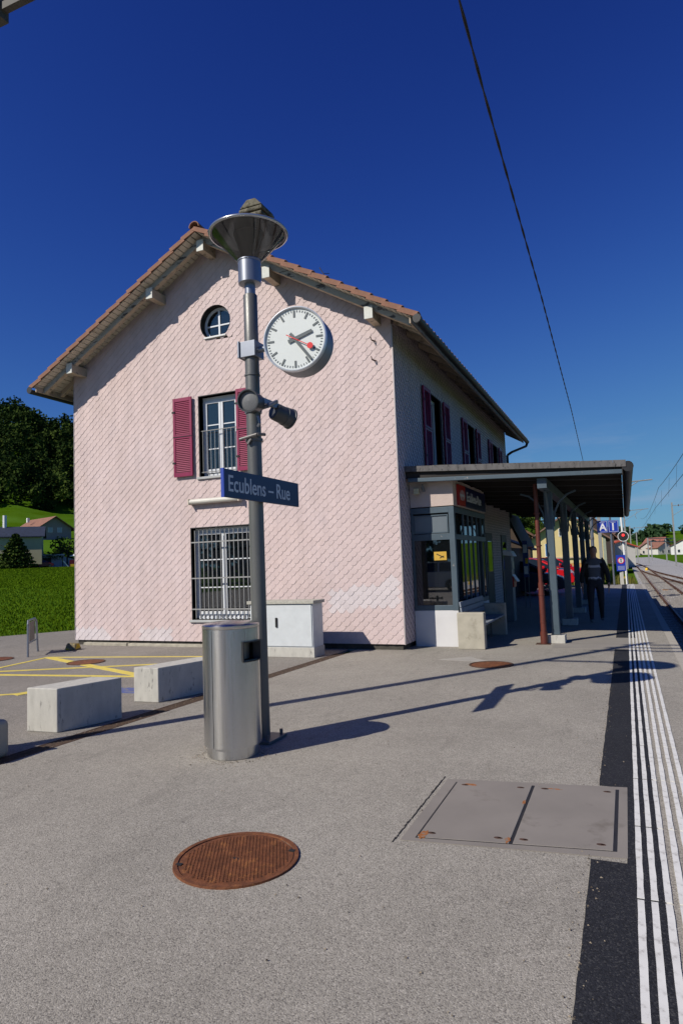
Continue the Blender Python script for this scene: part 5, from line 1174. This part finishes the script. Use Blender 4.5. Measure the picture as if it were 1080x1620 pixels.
# ------------------------------------------------------------------ buildings behind
def gable_house(name, label, cx, cy, base, w_, dp, he, hr, rz, wall_c, roof_c, wins=(), over=.5, chim=None, cat='house', group=None):
    t = thing(name, label, cat, (cx, cy, base), rz, group)
    b_ = MB(); pr_ = [(-w_/2, -1.5), (w_/2, -1.5), (w_/2, he), (0, hr), (-w_/2, he)]
    b_.prism(pr_, lambda u, v: (u, 0, v), lambda u, v: (u, dp, v)); P('wall', b_, M('wall_%02d' % (len(MATS)), wall_c, .85, var=.06, vs=.6), t, local=True)
    k = (hr-he)/(w_/2); rm = M('roof_%02d' % (len(MATS)), roof_c, .8, var=.2, vs=2, c2=tuple(q*.6 for q in roof_c), lo=.5, hi=.7, s2=1.5)
    rf_ = None
    for s_ in (-1, 1):
        xe = s_*(w_/2+over); ze = hr-k*abs(xe); v_ = [(0, -over, hr+.02), (xe, -over, ze+.02), (xe, dp+over, ze+.02), (0, dp+over, hr+.02)]
        if s_ < 0: v_ = [v_[1], v_[0], v_[3], v_[2]]
        rf_ = P('roof', MB().hexa([Vector(q) for q in v_]+[Vector(q)+Vector((0, 0, .2)) for q in v_]), rm, t, local=True)
    for (x0, x1, z0, z1, c_) in wins:
        wn = P('window', MB().bx(x0, x1, -.04, .0, z0, z1), M('far_win_%d' % c_, [(.03, .04, .05), (.03, .12, .30), (.35, .38, .42)][c_], .3), t, local=True)
        P('frame', MB().bx(x0-.08, x0, -.06, 0, z0, z1).bx(x1, x1+.08, -.06, 0, z0, z1).bx(x0-.08, x1+.08, -.07, 0, z0-.08, z0), m_whitep, wn, local=True)
    if chim: P('chimney', MB().bx(chim[0]-.35, chim[0]+.35, chim[1]-.35, chim[1]+.35, hr-1.2, hr+chim[2]), m_whitep, t, local=True)
    return t
# yellow house
yh = gable_house('yellow_house', 'yellow gabled house seen between the canopy posts', -6.4, 84.5, 0, 8.5, 14, 3.6, 6.5, R(3), (.62, .50, .24), (.20, .12, .09), [(-2.6, -1.75, 1.5, 3.0, 1), (1.4, 2.2, 3.3, 4.2, 1), (-.9, -.1, 3.9, 4.8, 0)], .7)
P('fence_board', MB().bx(-3.9, 3.9, -.30, -.2, -.4, .55), M('orange_board', (.55, .27, .08), .7, var=.2, vs=2), yh, local=True); P('ledge', MB().bx(-1.6, 2.6, -.25, 0, 1.15, 1.32), m_timb, yh, local=True)
P('side_trim', MB().bx(3.98, 4.30, -.06, -.0, -.5, 3.6), M('trim_green', (.30, .33, .26), .8), yh, local=True)
gable_house('brown_chalet', 'dark brown chalet with brown roof beyond the lean-to', -9.3, 60, 0, 3.2, 9, 3.5, 4.6, R(6), (.055, .035, .022), (.13, .065, .04), [], .35)
# lean-to behind the house
ln_ = thing('lean_to', 'low dark shed with sloping brown roof behind the station house', 'shed', (-4.6, 26, 0))
P('wall', MB().bx(-5.6, -4.0, 24.6, 30.5, 0, 1.95), m_dwood, ln_)
P('roof', MB().hexa([(-3.95, 24.3, 3.15), (-3.42, 24.3, 1.92), (-3.42, 27.4, 1.92), (-3.95, 27.4, 3.15), (-3.90, 24.3, 3.22), (-3.34, 24.3, 1.96), (-3.34, 27.4, 1.96), (-3.90, 27.4, 3.22)]), m_dwood, ln_)
P('roof', MB().hexa([(-4.9, 28.2, 2.42), (-3.56, 28.2, 1.84), (-3.56, 30.4, 1.84), (-4.9, 30.4, 2.42), (-4.9, 28.2, 2.48), (-3.54, 28.2, 1.90), (-3.54, 30.4, 1.90), (-4.9, 30.4, 2.48)]), m_rtile_d, ln_)
gable_house('brown_barn', 'dark brown roofed barn right of the yellow house', -4.7, 108, 0, 6.4, 14, 4.2, 7.4, R(6), (.05, .035, .03), (.16, .075, .05), [], .6)

# left side houses
gable_house('blue_roofed_house', 'low cream house with dark blue roof across the field', -125.3, 91.7, 5.2, 7, 17, 4.4, 6.3, R(-45), (.46, .42, .26), (.020, .030, .060), [], .6)
hA = thing('chimney_pipe', 'tall white chimney pipe left of the blue roof', 'chimney', (-118.3, 98.6, 5.)); P('pipe', MB().cyl((-118.3, 98.6, 5), (-118.3, 98.6, 14.1), .38, n=12), m_whitep, hA, smooth=40)
gb = gable_house('brown_roofed_house', 'farmhouse with large brown hipped roof on the slope behind the cream house', -158.5, 149.6, 11.2, 10.5, 15, 4.2, 7.6, R(72), (.30, .24, .23), (.27, .13, .085), [(-1.9, -.7, 3.0, 4.4, 2), (1.0, 2.2, 3.0, 4.4, 2)], 1.2, (-4, 9, .2))
gr_ = thing('garage', 'low pale grey garage with dark openings at the edge of the field', 'garage', (-113, 104, 3.1), R(45))
P('wall', MB().bx(-4, 3.4, 0, 5, -1, 2.3).bx(-4.6, 3.9, -.5, 5.4, 2.32, 2.65), M('garage_grey', (.42, .44, .48), .8), gr_, local=True)
for x in (-2.9, -.6): P('opening', MB().bx(x, x+1.9, -.03, 0, -.2, 1.9), m_dark, gr_, local=True)
rw_ = MB().hexa([(3.6, 0, -1), (8.2, -.6, -1), (8.2, -.3, -1), (3.6, .3, -1), (3.6, 0, 2.2), (8.2, -.6, .6), (8.2, -.3, .6), (3.6, .3, 2.2)]); P('retaining_wall', rw_, MATS['garage_grey'], gr_, local=True)
car((-111.4, 102.2, 3.05), R(45), cp('car_maroon', (.10, .01, .015)), 'dark red car parked by the garage across the field')
toy = thing('play_tower', 'small red, yellow and white play tower at the right of the garage', 'play tower', (-107.7, 106.6, 2.9), R(45))
P('tower', MB().bx(-.7, .7, -.4, .4, -.3, 1.5), m_red, toy, local=True); P('slide', MB().bar((-.9, -.5, 0), (-1.9, -.6, 1.3), .5, .2), m_whitep, toy, local=True); P('yellow_box', MB().bx(-.5, .4, -.9, -.45, -.3, .6), MATS['marker_yellow'], toy, local=True); P('canopy', MB().lathe([(0, 2.75), (1.0, 2.3), (.9, 2.2)], (.2, 0, 0), 12), m_whitep, toy, local=True); P('canopy_pole', MB().cyl((.2, 0, 1), (.2, 0, 2.6), .06), m_iron, toy, local=True)

# village far right
vil = [(2.0, 345, 9, 4, 6.5, 20, (.55, .52, .45), (.30, .12, .07), 'cream village house with red roof left of the gantry'),
       (9.5, 352, 10, 3.6, 6.6, -30, (.50, .47, .42), (.22, .10, .07), 'low village house with brown roof behind the masts'),
       (17.5, 350, 9, 4.2, 6.8, 40, (.62, .60, .56), (.26, .12, .08), 'white village house with brown roof below the dark trees'),
       (24.0, 338, 10, 4.6, 7.2, -10, (.70, .70, .68), (.24, .09, .07), 'bright white village house farthest right'),
       (13, 372, 11, 5, 8.5, 10, (.35, .26, .20), (.28, .14, .10), 'brown village farmhouse standing behind the others'),
       (-4, 372, 15, 6.5, 13.0, 30, (.2, .13, .1), (.13, .08, .065), 'big dark barn with broad brown roof left in the village'),
       (20, 395, 9, 7, 9.8, 60, (.5, .45, .4), (.3, .11, .08), 'small red roofed house at the back of the village')]
for (x, y, w_, he, hr, a, wc, rc, lb) in vil: gable_house('village_house', lb, x, y, -1, w_, 10, he, hr, R(a), wc, rc, [(-2.2, -1.2, 1.6, 2.9, 0), (1.2, 2.2, 1.6, 2.9, 0)], .6, group='houses of the village beyond the tracks')
gable_house('red_kiosk', 'small shed with red roof and white wall right behind the signal', -.9, 120, -.5, 5.0, 6, 3.0, 3.9, R(20), (.6, .58, .52), (.5, .09, .05), [], .4, cat='shed')

# ------------------------------------------------------------------ catenary
def mast(x, y, h, arm, label, base=-.9, side=1):
    t = thing('catenary_mast', label, 'catenary mast', (x, y, base), group='grey catenary masts along the tracks')
    P('column', MB().bx(x-.11, x+.11, y-.11, y+.11, base, base+h), M('mast_grey', (.26, .265, .26), .6, .2), t)
    if arm:
        b_ = MB().tube([(x, y, base+h-.5), (x+arm, y, base+h-.35)], .045, 6); b_.tube([(x, y, base+h-2.0), (x+arm*.75, y, base+h-.42)], .03, 6); b_.tube([(x+arm*.55, y, base+h-.55), (x+arm*.45, y, base+h-1.3), (x+arm*.5, y, base+h-1.75)], .03, 6)
        P('arm', b_, MATS['mast_grey'], t)
        P('insulator', MB().lathe([(.03, 0), (.09, .05), (.05, .1), (.09, .15), (.05, .2), (.09, .25), (.03, .3)], (x+arm*.25, y, base+h-.62), 10), M('insulator_brown', (.12, .06, .04), .4), t)
    return t
mast(-1.6, 50, 7.8, 3.6, 'nearest catenary mast, mostly behind the canopy, with long arm over the near track')
mast(.1, 108, 9.2, 3.4, 'catenary mast right behind the signal with an arm to the right')
mast(1.0, 140, 7.6, 3.2, 'slim catenary mast farther along the left of the track')
mast(2.4, 160, 6.8, 0, 'small catenary mast just left of the gantry')
mast(6.9, 112, 9.8, 3.6, 'tall catenary mast on the right of the tracks with an arm pointing right')
gt_ = thing('catenary_gantry', 'two-bar catenary gantry spanning the tracks before the village', 'gantry', (5.5, 150, -.9))
for x, y in ((4.3, 150), (8.1, 160), (10.2, 165), (6.2, 190)): P('column', MB().bx(x-.13, x+.13, y-.13, y+.13, -.9, 4.4), MATS['mast_grey'], gt_)
for z in (3.6, 4.3): P('beam', MB().bar((4.3, 150, z), (10.2, 165, z), .15, .15), MATS['mast_grey'], gt_)
def wire(pts, r, label, name='overhead_wire', mat=None, n=5):
    mb = MB().tube(pts, r, n); return solo(name, mb, mat or M('wire_dark', (.035, .04, .045), .5, .3), label, 'wire', pts[0], smooth=70)
def sag(a, b, s_, n=14): a = Vector(a); b = Vector(b); return [tuple(a+(b-a)*i/n+Vector((0, 0, -s_*4*(i/n)*(1-i/n)))) for i in range(n+1)]
wire(sag((2.6, 6, 6.0), (2.35, 50, 5.95), .35)+sag((2.35, 50, 5.95), (2.3, 108, 6.6), .8)[1:], .013, 'upper catenary wire over the near track')
wire(sag((2.45, 6, 4.62), (2.1, 50, 4.62), .03)+sag((2.1, 50, 4.62), (2.2, 108, 4.8), .05)[1:], .012, 'lower contact wire over the near track')
wr = thing('wire_droppers', 'thin vertical dropper wires linking the two catenary wires', 'wire', (2.3, 30, 4.6))
for y in (22, 29, 35, 41, 49.5, 60, 72, 84): P('dropper', MB().cyl((2.5, y, 5.7), (2.4, y, 4.62), .008, n=4), MATS['wire_dark'], wr)
# twisted aerial cable overhead
cab = [(-.95, -2.0, 7.25), (-1.08, 2.5, 7.08), (-1.13, 6.04, 7.0), (-1.16, 7.24, 7.0), (-1.19, 8.95, 7.0), (-1.27, 14.08, 7.0), (-1.53, 26.02, 7.02), (-1.93, 40., 7.1), (-2.2, 48, 7.2)]
tw_ = MB()
fine = []
for p0, p1 in zip(cab[:-1], cab[1:]):
    L_ = (Vector(p1)-Vector(p0)).length; k = max(2, int(L_/.22))
    for i in range(k): fine.append(Vector(p0).lerp(Vector(p1), i/k))
for ph in (0, math.pi):
    pts = [p+Vector((math.cos(i*1.1+ph)*.009, 0, math.sin(i*1.1+ph)*.009)) for i, p in enumerate(fine)]
    tw_.tube([tuple(p) for p in pts], .0095, 5)
solo('twisted_cable', tw_, M('cable_black', (.012, .012, .014), .6), 'black twisted cable crossing the sky from top centre down to the canopy', 'cable', cab[0])
# big mast standing just left of the frame, its shadow crosses the platform
bm = thing('cable_mast', 'tall dark mast standing just outside the left edge, its arm tip showing at top left', 'mast', (-5.90, 3.93, 0))
P('column', MB().cyl((-5.90, 3.93, 0), (-5.90, 3.93, 8.9), .095, .075, n=16), M('mast_dark', (.07, .065, .055), .7, var=.2), bm, smooth=40)
bm2 = MATS['mast_dark']
for z, x1 in ((8.62, -3.9), (8.22, -3.6), (7.85, -3.5)): P('arm', MB().bar((-6.1, 3.93, z), (x1, 3.93, z), .06, .05), bm2, bm)
P('bracket', MB().bx(-5.82, -4.38, 3.90, 3.96, 6.59, 6.66), bm2, bm); P('box', MB().bx(-4.84, -4.735, 3.88, 3.98, 6.52, 6.72), bm2, bm)

# ------------------------------------------------------------------ vegetation
import array
def foliage(mb, c, rx, rz_, n, size, rnd, tone0=.0, tone1=1., squash=.0):
    for _ in range(n):
        while True:
            a, b, d = rnd.uniform(-1, 1), rnd.uniform(-1, 1), rnd.uniform(-1, 1); q = a*a+b*b+d*d
            if .25 < q < 1: break
        p = Vector((c[0]+a*rx, c[1]+b*rx, c[2]+d*rz_)); u = Vector((rnd.gauss(0, 1), rnd.gauss(0, 1), rnd.gauss(0, 1))).normalized(); v = u.orthogonal().normalized(); s_ = size*rnd.uniform(.6, 1.3)
        w_ = u.cross(v); t = rnd.uniform(tone0, tone1)
        mb._add([p+v*s_, p+w_*s_*.8, p-v*s_*.9, p-w_*s_], [(0, 1, 2, 3)], 0, (t, 0, 0))
m_leafd = leaf_mat('forest_leaves', (.010, .024, .009), (.075, .11, .022))
m_leafm = leaf_mat('tree_leaves', (.018, .045, .012), (.055, .10, .025))
m_leaff = leaf_mat('far_tree_leaves', (.02, .045, .02), (.045, .08, .035))
m_bark = M('bark', (.06, .045, .03), .9, var=.3)
rf2 = random.Random(11)
fo = MB()
def forest_tree(x, y, z, h, conif):
    t0 = rf2.uniform(0, .5); t1 = min(1, t0+.25)
    if rf2.random() < .16: t0, t1 = .7, 1.
    if conif:
        for k in range(7):
            zz = z+h*(.15+.12*k); rr_ = h*.20*(1-k/7.5)
            foliage(fo, (x, y, zz), rr_, h*.07, 16, h*.045, rf2, t0*.5, t1*.6)
    else:
        for k in range(4):
            foliage(fo, (x+rf2.uniform(-.18, .18)*h, y+rf2.uniform(-.18, .18)*h, z+h*rf2.uniform(.4, .85)), h*.24, h*.2, 34, h*.05, rf2, t0, t1)
cnt = 0
while cnt < 1150:
    th = rf2.uniform(42.5, 62); r = rf2.uniform(498, 720)
    x, y = -r*math.sin(R(th)), r*math.cos(R(th)); h = rf2.uniform(15, 25)
    forest_tree(x, y, H(x, y)-1, h, rf2.random() < .45); cnt += 1
# the wooded hill seen under the canopy
cnt = 0
while cnt < 330:
    th = rf2.uniform(6, 24); r = rf2.uniform(540, 760); x, y = -r*math.sin(R(th)), r*math.cos(R(th)); forest_tree(x, y, H(x, y)-1, rf2.uniform(14, 20), rf2.random() < .3); cnt += 1
o = P('forest', fo, m_leafd, None, tone=True, kind='stuff'); o['label'] = 'dark mixed forest covering the hillside behind the house'; o['category'] = 'forest'
def tree(x, y, h, w_, label, mat, name='tree', n=260, base=None, conif=False, seed=1, group=None):
    rd = random.Random(seed); z = H(x, y)-(.9 if x > -1.2 else .0) if base is None else base
    t = thing(name, label, 'tree', (x, y, z), group=group)
    tb_ = MB().cyl((x, y, z-.3), (x+.02*h, y, z+h*.6), h*.03, h*.01, 8)
    for k in range(4): a = rd.uniform(0, 6.28); tb_.cyl((x, y, z+h*(.25+.08*k)), (x+math.cos(a)*w_*.4, y+math.sin(a)*w_*.4, z+h*(.5+.08*k)), h*.012, h*.004, 5)
    P('trunk', tb_, m_bark, t)
    c_ = MB()
    if conif:
        for k in range(9): foliage(c_, (x, y, z+h*(.12+.10*k)), w_*.5*(1-k/9.5), h*.06, n//9, h*.035, rd)
    else:
        for k in range(8): foliage(c_, (x+rd.uniform(-.3, .3)*w_, y+rd.uniform(-.3, .3)*w_, z+h*rd.uniform(.35, .82)), w_*.27, h*.18, n//8, h*.04, rd)
    P('crown', c_, mat, t, tone=True); return t
tree(-109.8, 94.0, 7.2, 8.5, 'broad dark evergreen tree in front of the cream house', m_leafd, 'evergreen_tree', 4500, 2.6, True, seed=3)
tree(-109.8, 107.0, 6.5, 5.5, 'dark tree behind the play tower', m_leafm, 'garden_tree', 400, 3.4, seed=5)
tree(-112.8, 108.5, 4.8, 5.0, 'rounded garden tree above the garage', m_leafd, 'garden_tree', 400, 4.2, seed=6)
tree(-111.5, 104.2, 2.6, 4.0, 'low bush on the bank right of the garage', m_leafm, 'bush', 300, 3.8, seed=8)
tree(-106.6, 109.8, 6.0, 6.0, 'dark tree touching the left edge of the house wall', m_leafd, 'garden_tree', 400, 3.4, seed=9)
hd_ = MB(); r9 = random.Random(15)  # unseen trees, added so the window glass mirrors something dark
for i in range(46):
    for hh in (1.5, 3.6, 5.8): foliage(hd_, (-42+i*1.1+r9.uniform(-.5, .5), -38+r9.uniform(-1, 1), hh+r9.uniform(-.4, .4)), 1.9, 1.7, 50, .38, r9)
o = P('reflection_trees', hd_, m_leafd, None, tone=True); o['label'] = 'dark row of leafy trees added unseen behind the photographer for the windows to mirror'; o['category'] = 'tree row'; o['kind'] = 'stuff'
hd_ = MB(); r9 = random.Random(5)
for i in range(60):
    foliage(hd_, (13.5+r9.uniform(-.6, .6), -10+i*1.3, .5), 1.3, 1.9, 60, .22, r9)
o = P('trackside_hedge', hd_, m_leafm, None, tone=True); o['label'] = 'dark green hedge across the tracks, mirrored in the waiting room windows'; o['category'] = 'hedge'
hd_ = MB(); r9 = random.Random(4)
for i in range(26): 
    th = 43+i*.42; r = 158; x, y = -r*math.sin(R(th)), r*math.cos(R(th)); foliage(hd_, (x, y, H(x, y)+1.2), 1.6, 2.0, 60, .45, r9)
o = P('hedge', hd_, m_leafd, None, tone=True); o['label'] = 'long dark hedge behind the garage at the field edge'; o['category'] = 'hedge'
k = 0
for (x, y, h, w_, lb) in [(21, 395, 7.0, 13, 'dark rounded clump of trees above the village houses'), (12, 470, 8, 9, 'dark tree left behind the village'), (31, 360, 6.5, 9, 'green tree right of the tall catenary mast'), (33, 300, 6, 9, 'tree at the right edge beyond the tracks'), (27, 385, 6, 9, 'tree between the mast and the village'), (-8, 380, 7, 9, 'dark tree left in the village behind the masts'), (26, 230, 3.6, 6, 'low green bush at the right edge of the photo')]:
    k += 1; tree(x, y, h, w_, lb, m_leaff, 'tree', 520, seed=20+k, group='trees around the village')
fr_ = MB(); r9 = random.Random(6)
for i in range(150):
    th = r9.uniform(-8, 5); r = r9.uniform(1250, 1500) if i % 2 else r9.uniform(1480, 1750); x, y = -r*math.sin(R(th)), r*math.cos(R(th)); 
    if math.sin(th*2.1+r*.004) < .05: continue
    foliage(fr_, (x, y, H(x, y)+8), r9.uniform(10, 22), r9.uniform(8, 12), 60, 4.2, r9)
o = P('distant_woods', fr_, m_leaff, None, tone=True, kind='stuff'); o['label'] = 'scattered woods along the far ridge above the village'; o['category'] = 'woods'
# field grass blades near the road edge
gr = MB(); r9 = random.Random(8)
for i in range(130000):
    r = 15+(r9.random()**1.6)*128; th = r9.uniform(44, 62); x, y = -r*math.sin(R(th)), r*math.cos(R(th))
    lx = -15.5+(y-12.77)*.6
    if x > lx-.05: continue
    z = H(x, y)-.04; s_ = r9.uniform(.022, .05)*(1+r/45); a = r9.uniform(0, 6.28); wd = s_*.28
    p = Vector((x, y, z)); d = Vector((math.cos(a), math.sin(a), 0)); q = p+Vector((r9.uniform(-.5, .5)*s_, r9.uniform(-.5, .5)*s_, s_))
    gr._add([p-d*wd, p+d*wd, q], [(0, 1, 2)], 0, (r9.random(), 0, 0))
o = P('field_grass', gr, leaf_mat('grass_blade', (.050, .105, .003), (.115, .180, .010)), None, tone=True, kind='stuff'); o['label'] = 'short bright green grass of the field beyond the road'; o['category'] = 'grass'
wd_ = MB(); r9 = random.Random(12)
for i in range(3000):
    x = r9.uniform(-3.4, .5) if i % 3 else r9.uniform(8.5, 14); y = r9.uniform(36.7, 62) if i % 3 else r9.uniform(40, 120); s_ = r9.uniform(.15, .5); a = r9.uniform(0, 6.28); p = Vector((x, y, -.95 if x > -1.2 else -.05)); d = Vector((math.cos(a), math.sin(a), 0))*s_*.16
    wd_._add([p-d, p+d, p+Vector((r9.uniform(-.3, .3)*s_, r9.uniform(-.3, .3)*s_, s_*1.6))], [(0, 1, 2)], 0, (r9.random(), 0, 0))
o = P('weeds', wd_, leaf_mat('weed_blade', (.06, .09, .015), (.17, .14, .04)), None, tone=True, kind='stuff'); o['label'] = 'dry green and yellow weeds beyond the platform end'; o['category'] = 'weeds'


# grit, small stones and dry leaf bits gathered at the drain, the blocks and along the band
gt2 = MB(); r9 = random.Random(33)
for i in range(1500):
    k_ = r9.random()
    if k_ < .45: y = r9.uniform(2.5, 10.5); x = LG(y)+r9.gauss(0, .16)
    elif k_ < .6: a = r9.uniform(0, 6.28); q_ = BR+abs(r9.gauss(0, .08)); x, y = BXc+q_*math.cos(a), BYc+q_*math.sin(a)
    elif k_ < .75: y = r9.uniform(2.3, 12); x = -.28+r9.gauss(0, .03)
    else: x, y = r9.uniform(-4.9, .5), r9.uniform(2.3, 11)
    s_ = r9.uniform(.003, .008); a = r9.uniform(0, 6.28); c0 = Vector((x, y, .0045))
    gt2._add([c0+Vector((math.cos(a+j*2.1)*s_*r9.uniform(.6, 1.4), math.sin(a+j*2.1)*s_, 0)) for j in range(3)]+[c0+Vector((0, 0, s_*.8))], [(0, 1, 3), (1, 2, 3), (2, 0, 3)], 0, (r9.random(), 0, 0))
o = P('grit', gt2, leaf_mat('grit_mix', (.05, .042, .035), (.36, .30, .22)), None, tone=True, kind='stuff'); o['label'] = 'loose grit and dry leaf crumbs lying on the platform and by the drain'; o['category'] = 'grit'
